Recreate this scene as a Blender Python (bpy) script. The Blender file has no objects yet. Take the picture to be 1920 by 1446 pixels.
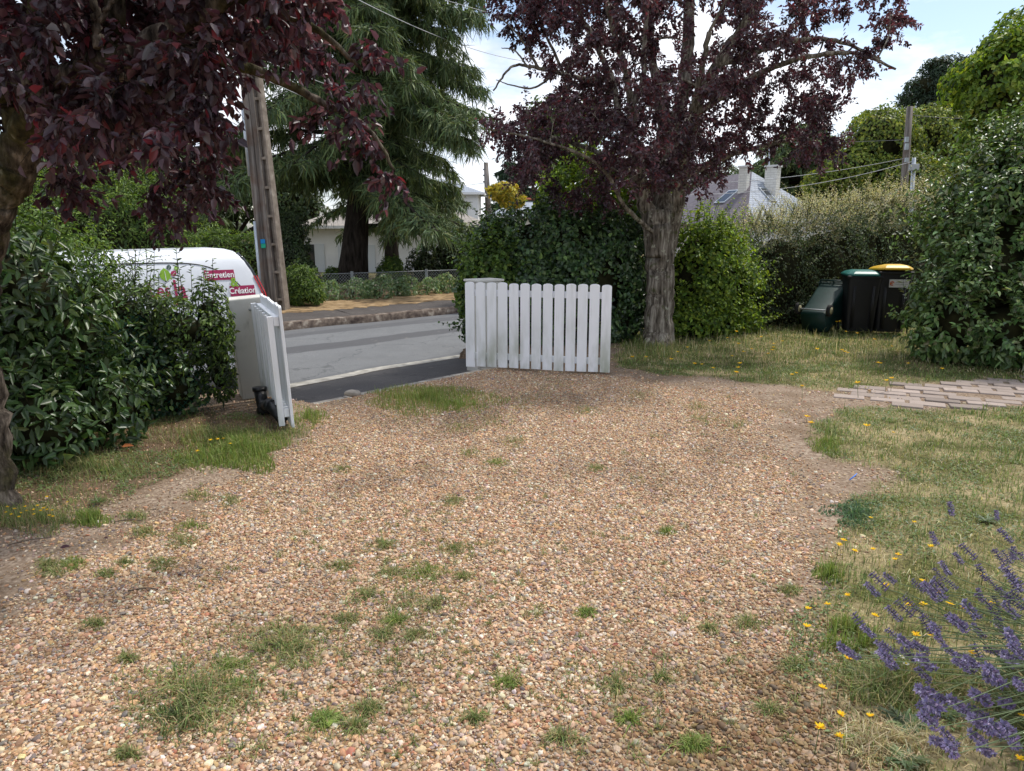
import bpy, math, random
import numpy as np
from mathutils import Vector, Matrix
S = bpy.context.scene
R = math.radians
rng = np.random.default_rng(7)
random.seed(7)
# ---------------------------------------------------------------- camera
F = 1350.0; TP = math.atan(283/1350); CP, SP = math.cos(TP), math.sin(TP); CZ = 1.6
cd = bpy.data.cameras.new('camera'); cam = bpy.data.objects.new('camera', cd)
S.collection.objects.link(cam); S.camera = cam
cam.location = (0, 0, CZ); cam.rotation_euler = (math.pi/2-TP, 0, 0)
cd.sensor_width = 36; cd.lens = F/1920*36; cd.clip_start = .05; cd.clip_end = 3000
# ---------------------------------------------------------------- sky
SUN_EL, SUN_AZ = R(58), R(48)        # azimuth measured from +Y towards +X
w = bpy.data.worlds.new('World'); S.world = w; w.use_nodes = True
nt = w.node_tree; N = nt.nodes; Lk = nt.links; N.clear()
out = N.new('ShaderNodeOutputWorld'); bg = N.new('ShaderNodeBackground'); bg.inputs[1].default_value = .12
sky = N.new('ShaderNodeTexSky'); sky.sky_type = 'NISHITA'; sky.sun_disc = False
sky.sun_elevation = SUN_EL; sky.sun_rotation = SUN_AZ
tc = N.new('ShaderNodeTexCoord'); mp = N.new('ShaderNodeMapping'); mp.inputs['Scale'].default_value = (1.3, 1.3, 3.2)
mp.inputs['Location'].default_value = (.35, .1, .2)
no = N.new('ShaderNodeTexNoise'); no.inputs['Scale'].default_value = 2.4; no.inputs['Detail'].default_value = 9; no.inputs['Roughness'].default_value = .58
cr = N.new('ShaderNodeValToRGB'); cr.color_ramp.elements[0].position = .40; cr.color_ramp.elements[1].position = .54
no2 = N.new('ShaderNodeTexNoise'); no2.inputs['Scale'].default_value = 5; no2.inputs['Detail'].default_value = 6
cr2 = N.new('ShaderNodeValToRGB'); cr2.color_ramp.elements[0].color = (4.6, 5.0, 5.9, 1); cr2.color_ramp.elements[1].color = (8.5, 8.7, 9.2, 1)
cr2.color_ramp.elements[0].position = .35; cr2.color_ramp.elements[1].position = .62
mx = N.new('ShaderNodeMix'); mx.data_type = 'RGBA'
Lk.new(tc.outputs['Generated'], mp.inputs[0]); Lk.new(mp.outputs[0], no.inputs[0]); Lk.new(mp.outputs[0], no2.inputs[0])
Lk.new(no.outputs[0], cr.inputs[0]); Lk.new(no2.outputs[0], cr2.inputs[0])
Lk.new(cr.outputs[0], mx.inputs[0]); Lk.new(sky.outputs[0], mx.inputs[6]); Lk.new(cr2.outputs[0], mx.inputs[7])
Lk.new(mx.outputs[2], bg.inputs[0]); Lk.new(bg.outputs[0], out.inputs[0])
# ---------------------------------------------------------------- sun
sl = bpy.data.lights.new('sun', 'SUN'); sl.energy = 2.6; sl.angle = R(5); sl.color = (1, .95, .87)
so = bpy.data.objects.new('sun', sl); S.collection.objects.link(so)
sdir = Vector((math.sin(SUN_AZ)*math.cos(SUN_EL), math.cos(SUN_AZ)*math.cos(SUN_EL), math.sin(SUN_EL)))
so.rotation_euler = sdir.to_track_quat('Z', 'Y').to_euler()
S.view_settings.view_transform = 'Standard'; S.view_settings.look = 'None'; S.view_settings.gamma = 1
S.view_settings.exposure = .55
S.render.engine = 'CYCLES'; S.cycles.max_bounces = 8; S.cycles.transparent_max_bounces = 8
S.render.resolution_x = 1024; S.render.resolution_y = 771
# ---------------------------------------------------------------- pixel <-> place helpers (used to measure positions)
def ray(u, v):
    a = (u-960)/F; b = (723-v)/F
    return a, CP+b*SP, b*CP-SP
def G(u, v, z=0.0):
    a, y, dz = ray(u, v); s = (z-CZ)/dz; return Vector((a*s, y*s, z))
def W(u, v, y):
    a, yy, dz = ray(u, v); s = y/yy; return Vector((a*s, y, CZ+dz*s))
def PIX(p):
    p = np.asarray(p, float); d = p-np.array([0, 0, CZ]); f = d[..., 1]*CP-d[..., 2]*SP; b = d[..., 1]*SP+d[..., 2]*CP
    f = np.where(f < .05, .05, f)
    return 960+F*d[..., 0]/f, 723-F*b/f
# ---------------------------------------------------------------- noise
def nz(p, f, seed=0, o=3):
    p = np.asarray(p, float); r = np.random.default_rng(seed+1000); s = 0; tot = 0; k = p.shape[-1]
    for i in range(o):
        a = .6**i; ff = f*2**i
        q = 0
        for j in range(4):
            d = r.normal(size=k); d /= np.linalg.norm(d)
            d2 = r.normal(size=k); d2 /= np.linalg.norm(d2)
            q = q+np.sin(p@d*ff*1.9+r.uniform(0, 6.28)+1.3*np.sin(p@d2*ff+r.uniform(0, 6.28)))
        s = s+a*q/2.4; tot += a
    return s/tot
def sst(x, a, b):
    t = np.clip((x-a)/(b-a), 0, 1); return t*t*(3-2*t)
def sdpoly(xy, poly):                     # + inside
    xy = np.asarray(xy, float); P = np.asarray(poly, float)[:, :2]; n = len(P)
    ins = np.zeros(len(xy), bool); d = np.full(len(xy), 1e9)
    for i in range(n):
        a = P[i]; b = P[(i+1) % n]; e = b-a
        t = np.clip(((xy-a)@e)/(e@e+1e-12), 0, 1); q = xy-a-t[:, None]*e
        d = np.minimum(d, np.hypot(q[:, 0], q[:, 1]))
        c = (a[1] > xy[:, 1]) != (b[1] > xy[:, 1])
        xi = (b[0]-a[0])*(xy[:, 1]-a[1])/(b[1]-a[1]+1e-12)+a[0]
        ins ^= c & (xy[:, 0] < xi)
    return np.where(ins, d, -d)
# ---------------------------------------------------------------- mesh building
class Geo:
    def __init__(s): s.v = []; s.c = []; s.f = []; s.n = 0; s.sz = []
    def add(s, verts, faces, col=None):
        verts = np.asarray(verts, float).reshape(-1, 3); faces = np.asarray(faces, int)
        if col is None: col = np.tile([.5, .5, .5], (len(verts), 1))
        col = np.asarray(col, float)
        if col.ndim == 1: col = np.tile(col, (len(verts), 1))
        s.v.append(verts); s.c.append(col); s.f.append((faces+s.n).reshape(-1)); s.sz.append(np.full(len(faces), faces.shape[1])); s.n += len(verts)
WL = {}
def link(o): S.collection.objects.link(o); return o
def mk(name, g, mat, parent=None, local=False, smooth=True, bevel=0):
    me = bpy.data.meshes.new(name)
    if isinstance(g, Geo):
        v = np.concatenate(g.v); c = np.concatenate(g.c); f = np.concatenate(g.f); sz = np.concatenate(g.sz)
    off = np.zeros(3)
    if parent is not None and not local: off = np.array(WL[parent.name])
    v = v-off
    me.vertices.add(len(v)); me.vertices.foreach_set('co', v.astype(np.float32).ravel())
    me.loops.add(len(f)); me.loops.foreach_set('vertex_index', f.astype(np.int32))
    me.polygons.add(len(sz)); st = np.concatenate([[0], np.cumsum(sz)[:-1]])
    me.polygons.foreach_set('loop_start', st.astype(np.int32))
    me.polygons.foreach_set('use_smooth', np.full(len(sz), smooth))
    a = me.attributes.new('col', 'FLOAT_COLOR', 'POINT')
    a.data.foreach_set('color', np.concatenate([c, np.ones((len(c), 1))], 1).astype(np.float32).ravel())
    me.update(calc_edges=True); me.validate()
    me.materials.append(mat)
    o = link(bpy.data.objects.new(name, me))
    if parent is not None: o.parent = parent
    WL[o.name] = tuple(off)
    if bevel:
        m = o.modifiers.new('b', 'BEVEL'); m.width = bevel; m.segments = 2; m.limit_method = 'ANGLE'
    return o
def tag(o, label=None, cat=None, group=None, kind=None):
    if label: o['label'] = label
    if cat: o['category'] = cat
    if group: o['group'] = group
    if kind: o['kind'] = kind
    return o
def thing(name, loc, label, cat, group=None, rz=0):
    o = link(bpy.data.objects.new(name, None)); o.location = loc; o.rotation_euler = (0, 0, rz); o.empty_display_size = .1
    WL[o.name] = tuple(loc); return tag(o, label, cat, group)
def dup(root, loc, rot=None, sc=None, label=None):
    r = root.copy(); link(r); r.location = loc
    if rot is not None: r.rotation_euler = rot
    if sc is not None: r.scale = sc
    if label: r['label'] = label
    for ch in list(root.children):
        c = ch.copy(); link(c); c.parent = r
        for gch in ch.children: d = gch.copy(); link(d); d.parent = c
    return r
def box(g, x0, x1, y0, y1, z0, z1, col=None, M=None):
    v = np.array([[x, y, z] for x in (x0, x1) for y in (y0, y1) for z in (z0, z1)], float)
    if M is not None: v = np.array([(M@Vector(p))[:] for p in v])
    g.add(v, [[0, 1, 3, 2], [4, 6, 7, 5], [0, 4, 5, 1], [2, 3, 7, 6], [0, 2, 6, 4], [1, 5, 7, 3]], col)
def prism(g, pts, z0, z1, col=None, axis='z'):           # polygon extruded; pts 2-D ccw
    n = len(pts); P = np.array(pts, float)
    a = np.c_[P, np.full(n, z0)]; b = np.c_[P, np.full(n, z1)]
    v = np.r_[a, b]
    if axis == 'y': v = v[:, [0, 2, 1]]
    if axis == 'x': v = v[:, [2, 0, 1]]
    g.add(v, [list(range(n))[::-1]], col)
    g.f[-1] = g.f[-1]; base = g.n-2*n
    g.f.append(np.arange(n)+n+base); g.sz.append(np.array([n]))
    q = np.array([[i, (i+1) % n, n+(i+1) % n, n+i] for i in range(n)])+base
    g.f.append(q.ravel()); g.sz.append(np.full(n, 4))
def tube(g, pts, rad, k=8, col=None, rough=0, seed=0, flare=None, cap=True):
    P = np.array([tuple(p) for p in pts], float); n = len(P); rad = np.broadcast_to(rad, (n,)).astype(float)
    T = np.gradient(P, axis=0); T /= np.linalg.norm(T, axis=1)[:, None]+1e-9
    ref = np.array([0, 0, 1.]) if abs(T[0, 2]) < .9 else np.array([1., 0, 0])
    X = np.cross(T[0], ref); X /= np.linalg.norm(X); V = []
    for i in range(n):
        X = X-T[i]*(X@T[i]); X /= np.linalg.norm(X)+1e-9; Y = np.cross(T[i], X)
        th = np.arange(k)/k*2*math.pi
        fl_ = 1+(flare*math.exp(-max(0, P[i, 2]-P[0, 2])/.16)*np.abs(np.cos(2.5*th+.6))**1.5 if flare else 0*th)
        ring = P[i]+(rad[i]*fl_)[:, None]*(np.cos(th)[:, None]*X+np.sin(th)[:, None]*Y)
        V.append(ring)
    V = np.array(V)
    if rough:
        fl = V.reshape(-1, 3); nn = nz(fl*[1, 1, .16], .62/np.mean(rad), seed)
        ctr = np.repeat(P, k, 0); fl = ctr+(fl-ctr)*(1+.6*rough*nn)[:, None]; V = fl.reshape(n, k, 3)
    i, j = np.meshgrid(np.arange(n-1), np.arange(k), indexing='ij'); j2 = (j+1) % k
    F_ = np.stack([i*k+j, i*k+j2, (i+1)*k+j2, (i+1)*k+j], -1).reshape(-1, 4)
    g.add(V.reshape(-1, 3), F_, col)
    if cap:
        b = g.n-n*k
        g.f.append((np.arange(k)[::-1])+b); g.sz.append(np.array([k])); g.f.append(np.arange(k)+(n-1)*k+b); g.sz.append(np.array([k]))
def spline(pts, n=24):
    P = np.array([tuple(p) for p in pts], float)
    if len(P) == 2: return P[0]+(P[1]-P[0])*np.linspace(0, 1, n)[:, None]
    Q = np.r_[[2*P[0]-P[1]], P, [2*P[-1]-P[-2]]]; o = []
    for t in np.linspace(0, len(P)-1-1e-6, n):
        i = int(t); f = t-i; a, b, c, d = Q[i:i+4]
        o.append(.5*((2*b)+(-a+c)*f+(2*a-5*b+4*c-d)*f*f+(-a+3*b-3*c+d)*f**3))
    return np.array(o)
def nrm(a): return a/(np.linalg.norm(a, axis=-1, keepdims=True)+1e-9)
def palette(pal, n, r=rng, jit=.15):
    C = np.array([p[:3] for p in pal], float); wt = np.array([p[3] for p in pal], float)
    c = C[r.choice(len(C), n, p=wt/wt.sum())]
    return np.clip(c*(1+jit*r.normal(size=(n, 1)))*(1+.06*r.normal(size=(n, 3))), .002, 1)
def leaves(g, pos, d, up, L, Wd, col, kind='hex', curl=.18, fold=.25):
    n = len(pos); d = nrm(d); s = nrm(np.cross(d, up)); u = np.cross(s, d)
    L = np.broadcast_to(L, (n,))[:, None]; Wd = np.broadcast_to(Wd, (n,))[:, None]
    def pt(t, w, h): return pos+d*L*t+s*Wd*w*.5+u*(h*Wd-curl*L*t*t)
    if kind == 'hex':
        V = np.stack([pt(0, 0, 0), pt(.3, 1, fold), pt(.68, .8, fold), pt(1, 0, 0), pt(.68, -.8, fold), pt(.3, -1, fold)], 1)
        f = np.array([[0, 1, 2, 3], [0, 3, 4, 5]])
    elif kind == 'dia':
        V = np.stack([pt(0, 0, 0), pt(.45, 1, fold), pt(1, 0, 0), pt(.45, -1, fold)], 1)
        f = np.array([[0, 1, 2], [0, 2, 3]])
    elif kind == 'strip':
        V = np.stack([pt(0, .6, 0), pt(.5, 1, 0), pt(1, .15, 0), pt(1, -.15, 0), pt(.5, -1, 0), pt(0, -.6, 0)], 1)
        f = np.array([[0, 1, 4, 5], [1, 2, 3, 4]])
    k = V.shape[1]
    Fc = (f[None]+(np.arange(n)*k)[:, None, None]).reshape(-1, f.shape[1])
    g.add(V.reshape(-1, 3), Fc, np.repeat(col, k, 0))
# ---------------------------------------------------------------- materials
class MB:
    def __init__(s, name):
        s.m = bpy.data.materials.new(name); s.m.use_nodes = True; s.t = s.m.node_tree; s.N = s.t.nodes; s.L = s.t.links
        s.p = s.N['Principled BSDF']; s.tc = None
    def n(s, ty, **k):
        x = s.N.new(ty)
        for a, b in k.items():
            if a.startswith('_'): setattr(x, a[1:], b)
            else: x.inputs[a.replace('_', ' ')].default_value = b
        return x
    def co(s, scale=(1, 1, 1), kind='Object'):
        if not s.tc: s.tc = s.n('ShaderNodeTexCoord')
        m = s.n('ShaderNodeMapping'); m.inputs['Scale'].default_value = scale; s.L.new(s.tc.outputs[kind], m.inputs[0]); return m.outputs[0]
    def noise(s, sc, det=5, scale=(1, 1, 1), ro=.55, kind='Object'):
        x = s.n('ShaderNodeTexNoise', Scale=sc, Detail=det, Roughness=ro); s.L.new(s.co(scale, kind), x.inputs[0]); return x.outputs[0]
    def ramp(s, inp, stops):
        x = s.n('ShaderNodeValToRGB'); e = x.color_ramp.elements
        while len(e) < len(stops): e.new(.5)
        for i, (p, c) in enumerate(stops):
            e[i].position = p; e[i].color = (*c, 1) if len(c) == 3 else c
        s.L.new(inp, x.inputs[0]); return x.outputs[0]
    def mix(s, f, a, b, mode='MIX'):
        x = s.n('ShaderNodeMix', _data_type='RGBA', _blend_type=mode)
        for i, q in ((0, f), (6, a), (7, b)):
            if isinstance(q, (int, float)): x.inputs[i].default_value = q
            elif isinstance(q, tuple): x.inputs[i].default_value = (*q, 1)
            else: s.L.new(q, x.inputs[i])
        return x.outputs[2]
    def attr(s, name='col', inst=False):
        x = s.n('ShaderNodeAttribute'); x.attribute_name = name
        if inst: x.attribute_type = 'INSTANCER'
        return x.outputs[0]
    def base(s, c, rough=.7, spec=.3, metal=0):
        if isinstance(c, tuple): s.p.inputs['Base Color'].default_value = (*c, 1)
        else: s.L.new(c, s.p.inputs['Base Color'])
        s.p.inputs['Roughness'].default_value = rough; s.p.inputs['Specular IOR Level'].default_value = spec; s.p.inputs['Metallic'].default_value = metal
        return s
    def bump(s, h, st=.5, dist=.01):
        b = s.n('ShaderNodeBump', Strength=st, Distance=dist); s.L.new(h, b.inputs['Height']); s.L.new(b.outputs[0], s.p.inputs['Normal']); return s
def leafmat(name, tr=.3, rough=.5, spec=.35, tint=(1.6, 1.5, .7)):
    b = MB(name); a = b.attr(); b.base(a, rough, spec)
    t = b.n('ShaderNodeBsdfTranslucent'); c = b.mix(1.0, a, tint, 'MULTIPLY'); b.L.new(c, t.inputs[0])
    m = b.n('ShaderNodeMixShader'); m.inputs[0].default_value = tr
    b.L.new(b.p.outputs[0], m.inputs[1]); b.L.new(t.outputs[0], m.inputs[2]); b.L.new(m.outputs[0], b.N['Material Output'].inputs[0]); return b.m
M = {}
M['leaf'] = leafmat('leaf_green', .35)
M['gloss'] = leafmat('leaf_glossy', .22, .38, .5)
M['plum'] = leafmat('leaf_plum', .32, .42, .45, (1.7, .9, .95))
M['needle'] = leafmat('needles', .15, .6, .25)
M['grass'] = leafmat('grass_blade', .3, .6, .2, (1.3, 1.3, .8))
M['petal'] = leafmat('petal', .25, .6, .2, (1.2, 1.1, 1))
b = MB('plain_vertex'); b.base(b.attr(), .7, .2); M['vcol'] = b.m
b = MB('twigs_and_shade_core'); b.base(b.ramp(b.noise(9, 6), [(.3, (.012, .012, .007)), (.7, (.035, .035, .015))]), .95, .05); M['core'] = b.m  # twig colour; on bush cores this dark tone stands in for inner shade
b = MB('bark'); n1 = b.noise(13, 8, (1, 1, .22)); n2 = b.noise(4, 5); n3 = b.noise(11, 6)
n4 = b.noise(34, 6, (1, 1, .12)); n1 = b.mix(.5, n1, n4); c = b.ramp(n1, [(.38, (.03, .024, .018)), (.5, (.16, .135, .108)), (.62, (.36, .325, .27))])
n5 = b.noise(9, 8, ro=.7); c = b.mix(b.ramp(n5, [(.58, (0, 0, 0)), (.64, (.75, .75, .75))]), c, (.40, .40, .31))
c = b.mix(b.ramp(n3, [(.60, (0, 0, 0)), (.7, (.7, .7, .7))]), c, (.06, .07, .02))
b.base(c, .92, .1); b.bump(n1, 1, .06); M['bark'] = b.m
b = MB('bark_dark'); n1 = b.noise(12, 7, (1, 1, .2)); b.base(b.ramp(n1, [(.3, (.012, .010, .009)), (.7, (.06, .05, .042))]), .95, .05); b.bump(n1, 1, .04); M['barkd'] = b.m
b = MB('bark_mossy'); n1 = b.noise(13, 8, (1, 1, .25)); n2 = b.noise(3, 5); n3 = b.noise(16, 4)
n4 = b.noise(40, 6, (1, 1, .3)); n1 = b.mix(.5, n1, n4); c = b.ramp(n1, [(.38, (.02, .016, .013)), (.52, (.10, .082, .066)), (.64, (.26, .22, .18))])
c = b.mix(b.ramp(n2, [(.45, (0, 0, 0)), (.58, (.8, .8, .8))]), c, b.ramp(n3, [(.4, (.02, .02, .007)), (.62, (.085, .08, .03)), (.72, (.24, .23, .15))]))
b.base(c, .95, .08); b.bump(n1, 1, .05); M['moss'] = b.m
def simple(name, c, rough=.6, spec=.3, metal=0, var=.12, sc=6, bump=0):
    b = MB(name); n = b.noise(sc, 6)
    b.base(b.ramp(n, [(.3, tuple(x*(1-var) for x in c)), (.7, tuple(min(1, x*(1+var)) for x in c))]), rough, spec, metal)
    if bump: b.bump(b.noise(sc*8, 4), .4, bump)
    M[name] = b.m; return b.m
simple('van_paint', (.74, .77, .82), .18, .5, 0, .02)
simple('glass_dark', (.02, .025, .03), .08, .6, 0, .05)
simple('black_plastic', (.018, .018, .02), .45, .4)
simple('rubber', (.02, .02, .02), .8, .2)
simple('red_lens', (.45, .015, .02), .2, .5)
simple('wheel_grey', (.25, .26, .28), .4, .4, .4)
simple('decal_red', (.36, .02, .09), .4, .3, 0, .03)
simple('decal_green', (.22, .40, .03), .4, .3, 0, .03)
simple('decal_dark', (.04, .08, .07), .4, .3, 0, .03)
simple('decal_white', (.8, .8, .8), .4, .3, 0, .02)
simple('pipe_black', (.012, .012, .013), .35, .45)
simple('metal_grey', (.42, .46, .50), .45, .4, .5)
simple('wire', (.16, .16, .17), .6, .2)
simple('wire_light', (.45, .46, .47), .6, .2)
simple('fence_green', (.012, .10, .07), .5, .3)
simple('galv', (.30, .32, .33), .5, .4, .3)
simple('stone_kerb', (.33, .30, .26), .9, .15, 0, .35, 9, .004)
simple('roof_red', (.35, .12, .06), .85)
simple('bin_body', (.011, .011, .013), .5, .35)
simple('bin_green', (.008, .032, .028), .5, .35)
simple('lid_green', (.015, .13, .11), .4, .4)
simple('lid_yellow', (.62, .38, .02), .45, .35)
simple('hub_cream', (.32, .29, .17), .6, .3)
simple('sticker', (.50, .50, .50), .5, .3)
b = MB('white_paint'); n1 = b.noise(14, 6, (1, 1, .12)); n2 = b.noise(5, 5, (1, 1, .35)); n3 = b.noise(60, 3)
c = b.mix(b.ramp(n1, [(.54, (0, 0, 0)), (.78, (.45, .45, .45))]), (.82, .84, .87), (.48, .51, .46))
gz = b.n('ShaderNodeSeparateXYZ'); b.L.new(b.co(), gz.inputs[0])
mr = b.n('ShaderNodeMapRange'); mr.inputs[1].default_value = .0; mr.inputs[2].default_value = .75; mr.inputs[3].default_value = .95; mr.inputs[4].default_value = 0; b.L.new(gz.outputs[2], mr.inputs[0])
mm = b.n('ShaderNodeMath', _operation='MULTIPLY'); b.L.new(mr.outputs[0], mm.inputs[0]); b.L.new(b.ramp(n2, [(.42, (0, 0, 0)), (.68, (1, 1, 1))]), mm.inputs[1])
c = b.mix(mm.outputs[0], c, (.30, .33, .24)); b.base(c, .5, .35); b.bump(n3, .15, .002); M['white'] = b.m
b = MB('pillar_render'); n1 = b.noise(3.5, 8); n2 = b.noise(18, 6, (1, 1, .3)); n3 = b.noise(120, 3)
c = b.mix(b.ramp(n1, [(.5, (0, 0, 0)), (.75, (.6, .6, .6))]), (.60, .585, .54), (.36, .355, .30)); c = b.mix(b.ramp(n2, [(.6, (0, 0, 0)), (.75, (.5, .5, .5))]), c, (.28, .27, .23))
b.base(c, .9, .1); b.bump(n3, .3, .004); M['pillar'] = b.m
b = MB('pole_wood'); n1 = b.noise(16, 8, (1, 1, .05)); n2 = b.noise(2, 4)
c = b.ramp(n1, [(.3, (.07, .06, .055)), (.55, (.20, .175, .155)), (.75, (.33, .30, .27))]); c = b.mix(b.ramp(n2, [(.5, (0, 0, 0)), (.65, (.5, .5, .5))]), c, (.12, .06, .035))
b.base(c, .85, .15); b.bump(n1, .8, .01); M['pole'] = b.m
b = MB('concrete'); n1 = b.noise(6, 8); n2 = b.noise(50, 4)
b.base(b.ramp(n1, [(.3, (.15, .12, .095)), (.6, (.27, .23, .19)), (.75, (.37, .33, .28))]), .9, .1); b.bump(n2, .4, .005); M['concrete'] = b.m
b = MB('house_wall'); n1 = b.noise(1.2, 6); b.base(b.ramp(n1, [(.3, (.62, .62, .62)), (.7, (.74, .74, .73))]), .9, .1); M['wall'] = b.m
def tiles(name, c1, c2, sx=.25, sz=.12, mort=(.1, .1, .1), streak=None):
    b = MB(name); t = b.n('ShaderNodeTexBrick', Scale=1, Mortar_Size=.012, Brick_Width=sx, Row_Height=sz); b.L.new(b.co((1, 1, 1), 'UV'), t.inputs[0])
    t.inputs['Color1'].default_value = (*c1, 1); t.inputs['Color2'].default_value = (*c2, 1); t.inputs['Mortar'].default_value = (*mort, 1)
    c = t.outputs[0]; n1 = b.noise(.9, 6)
    c = b.mix(b.ramp(n1, [(.4, (0, 0, 0)), (.75, (.6, .6, .6))]), c, tuple(x*.55 for x in c1))
    b.base(c, .6, .35); b.bump(t.outputs[1], -.5, .02); M[name] = b.m
tiles('slate_lit', (.30, .34, .40), (.36, .40, .46), mort=(.14, .15, .18))  # roof slate with its lit tone put into the colour
tiles('slate_shaded', (.12, .10, .12), (.16, .14, .155), mort=(.06, .05, .06))  # same slate for the right house's shaded slopes, shade painted as darker colour
tiles('tile_beige', (.33, .29, .25), (.38, .34, .30), .3, .25, (.2, .18, .16))
tiles('chimney_brick', (.74, .73, .68), (.80, .79, .74), .25, .09, (.62, .6, .56))
# ================================================================ THE GROUND
DG = Vector((-1.95, 7.15)); GD = np.array([.66, .75]); GD /= np.linalg.norm(GD); GNn = np.array([-GD[1], GD[0]])
def roadside(x, y):         # + beyond the drive's end, towards the road; beside the gateway the garden reaches further out
    s = (x-DG.x)*GNn[0]+(y-DG.y)*GNn[1]; t = (x-DG.x)*GD[0]+(y-DG.y)*GD[1]
    sl = (x+3.08)*-.715+(y-8.83)*.70+.75; sr = (x+.73)*-.73+(y-11.5)*.68+.55
    return np.where(t < -.25, np.minimum(s, sl), np.where(t > 3.6, np.minimum(s, sr), s))
def terrain(x, y):
    s = roadside(x, y)
    z = .018*nz(np.stack([x, y], -1), .8, 3, 3)*sst(-s, .2, 1.5)
    z = z-.10*sst(s, -.4, .1)-.45*sst(s, .12, .5)
    return z+.42*sst(s, 8.2, 9.0)
def px(l, z=0): return [tuple(G(u, v, z))[:2] for u, v in l]
gravel_poly = px([(-900, 1500), (-300, 1260), (0, 1190), (150, 1100), (290, 1000), (400, 940), (500, 885), (590, 825), (620, 765), (690, 735), (830, 700), (870, 688), (1150, 712), (1380, 742), (1450, 780), (1430, 850), (1520, 905), (1510, 1000), (1470, 1130), (1520, 1250), (1560, 1446)])+[(1.15, 1.2), (1.3, -2), (-4.0, -2), (-3.4, .8)]
lawn_poly = px([(1640, 1446), (1500, 1300), (1500, 1130), (1570, 1000), (1600, 930), (1690, 890), (1540, 850), (1500, 800), (1600, 768), (1700, 768), (1930, 768), (1930, 712), (1700, 722), (1560, 733), (1480, 722), (1250, 705), (1150, 690), (1160, 640), (1100, 600), (1300, 585), (1500, 590), (1700, 600), (1960, 640)])+[(14, 10), (14, -2), (1.9, -2)]
path_poly = px([(1560, 733), (1700, 722), (1800, 717), (2050, 703), (2200, 760), (1960, 766), (1700, 767), (1620, 752)])
verge_poly = px([(-900, 1300), (-300, 1120), (0, 1010), (150, 960), (330, 880), (450, 835), (560, 800), (480, 780), (300, 780), (0, 840), (-600, 900)])
def masks(x, y):
    xy = np.stack([x, y], -1).reshape(-1, 2); n1 = nz(xy, 2.2, 11); n2 = nz(xy, 7, 12)
    e = .16*n1+.07*n2
    gr = sst(sdpoly(xy, gravel_poly)+e*1.3, -.28, .28); la = sst(sdpoly(xy, lawn_poly)+e, -.08, .12)
    ve = sst(sdpoly(xy, verge_poly)+e, -.15, .2); pa = sst(sdpoly(xy, path_poly), -.03, .03)
    return gr, la, ve, pa
# near ground: fine grid; far ground: coarse rings reaching the horizon -- one sheet
ax = np.unique(np.r_[-1500, -400, -150, -70, -40, -24, np.linspace(-14, -7, 20), np.arange(-7, 9, .05), np.linspace(9, 18, 20), 26, 45, 80, 160, 400, 1500])
ay = np.unique(np.r_[-1500, -200, -40, -12, -5, np.arange(-2, 1.5, .3), np.arange(1.5, 13, .05), np.linspace(13, 24, 30), 30, 45, 70, 120, 200, 500, 1500])
X, Y = np.meshgrid(ax, ay, indexing='ij'); Z = terrain(X, Y)
gr, la, ve, pa = masks(X.ravel(), Y.ravel())
dryn = nz(np.stack([X.ravel(), Y.ravel()], -1), 1.5, 21)
ni, nj = X.shape
i, j = np.meshgrid(np.arange(ni-1), np.arange(nj-1), indexing='ij')
Fc = np.stack([i*nj+j, (i+1)*nj+j, (i+1)*nj+j+1, i*nj+j+1], -1).reshape(-1, 4)
g = Geo(); far = (Y.ravel() > 16)
la2 = np.where((roadside(X.ravel(), Y.ravel()) > 8) | (X.ravel() > 9), 1, la)
g.add(np.stack([X.ravel(), Y.ravel(), Z.ravel()], -1), Fc, np.stack([gr, la2, np.clip(ve, 0, 1)], -1))
b = MB('ground_soil')
sp = b.n('ShaderNodeSeparateColor'); b.L.new(b.attr(), sp.inputs[0])
n1 = b.noise(2.2, 8); n2 = b.noise(38, 5); n3 = b.noise(140, 3)
dirt = b.ramp(n2, [(.3, (.13, .09, .06)), (.48, (.25, .185, .135)), (.7, (.42, .34, .26))])
dirt = b.mix(b.ramp(n1, [(.4, (0, 0, 0)), (.65, (.7, .7, .7))]), dirt, (.155, .105, .065))
lawn = b.mix(b.ramp(n1, [(.42, (0, 0, 0)), (.62, (1, 1, 1))]), b.ramp(n2, [(.3, (.045, .045, .018)), (.7, (.14, .135, .045))]), b.ramp(n2, [(.3, (.20, .155, .08)), (.7, (.42, .34, .2))]))
ver = b.ramp(n2, [(.3, (.08, .055, .035)), (.6, (.17, .12, .075)), (.75, (.27, .20, .13))])
vo = b.n('ShaderNodeTexVoronoi', Scale=62); b.L.new(b.co(), vo.inputs[0])
vs = b.n('ShaderNodeSeparateColor'); b.L.new(vo.outputs['Color'], vs.inputs[0])
pebble = b.ramp(vs.outputs[0], [(0, (.20, .12, .07)), (.3, (.42, .25, .13)), (.55, (.52, .35, .21)), (.8, (.60, .46, .33)), (1, (.30, .24, .2))])
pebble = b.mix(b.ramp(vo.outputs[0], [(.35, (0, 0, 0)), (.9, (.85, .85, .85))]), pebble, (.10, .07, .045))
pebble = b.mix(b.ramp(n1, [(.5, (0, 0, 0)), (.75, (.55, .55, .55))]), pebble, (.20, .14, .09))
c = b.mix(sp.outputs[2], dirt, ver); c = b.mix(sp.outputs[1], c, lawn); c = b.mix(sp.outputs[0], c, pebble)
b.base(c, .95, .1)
hm = b.n('ShaderNodeMath', _operation='MULTIPLY_ADD'); b.L.new(vo.outputs[0], hm.inputs[0]); hm.inputs[1].default_value = -1; b.L.new(n2, hm.inputs[2]); b.bump(hm.outputs[0], .8, .008)
tag(mk('ground', g, b.m), kind='structure')

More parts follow.
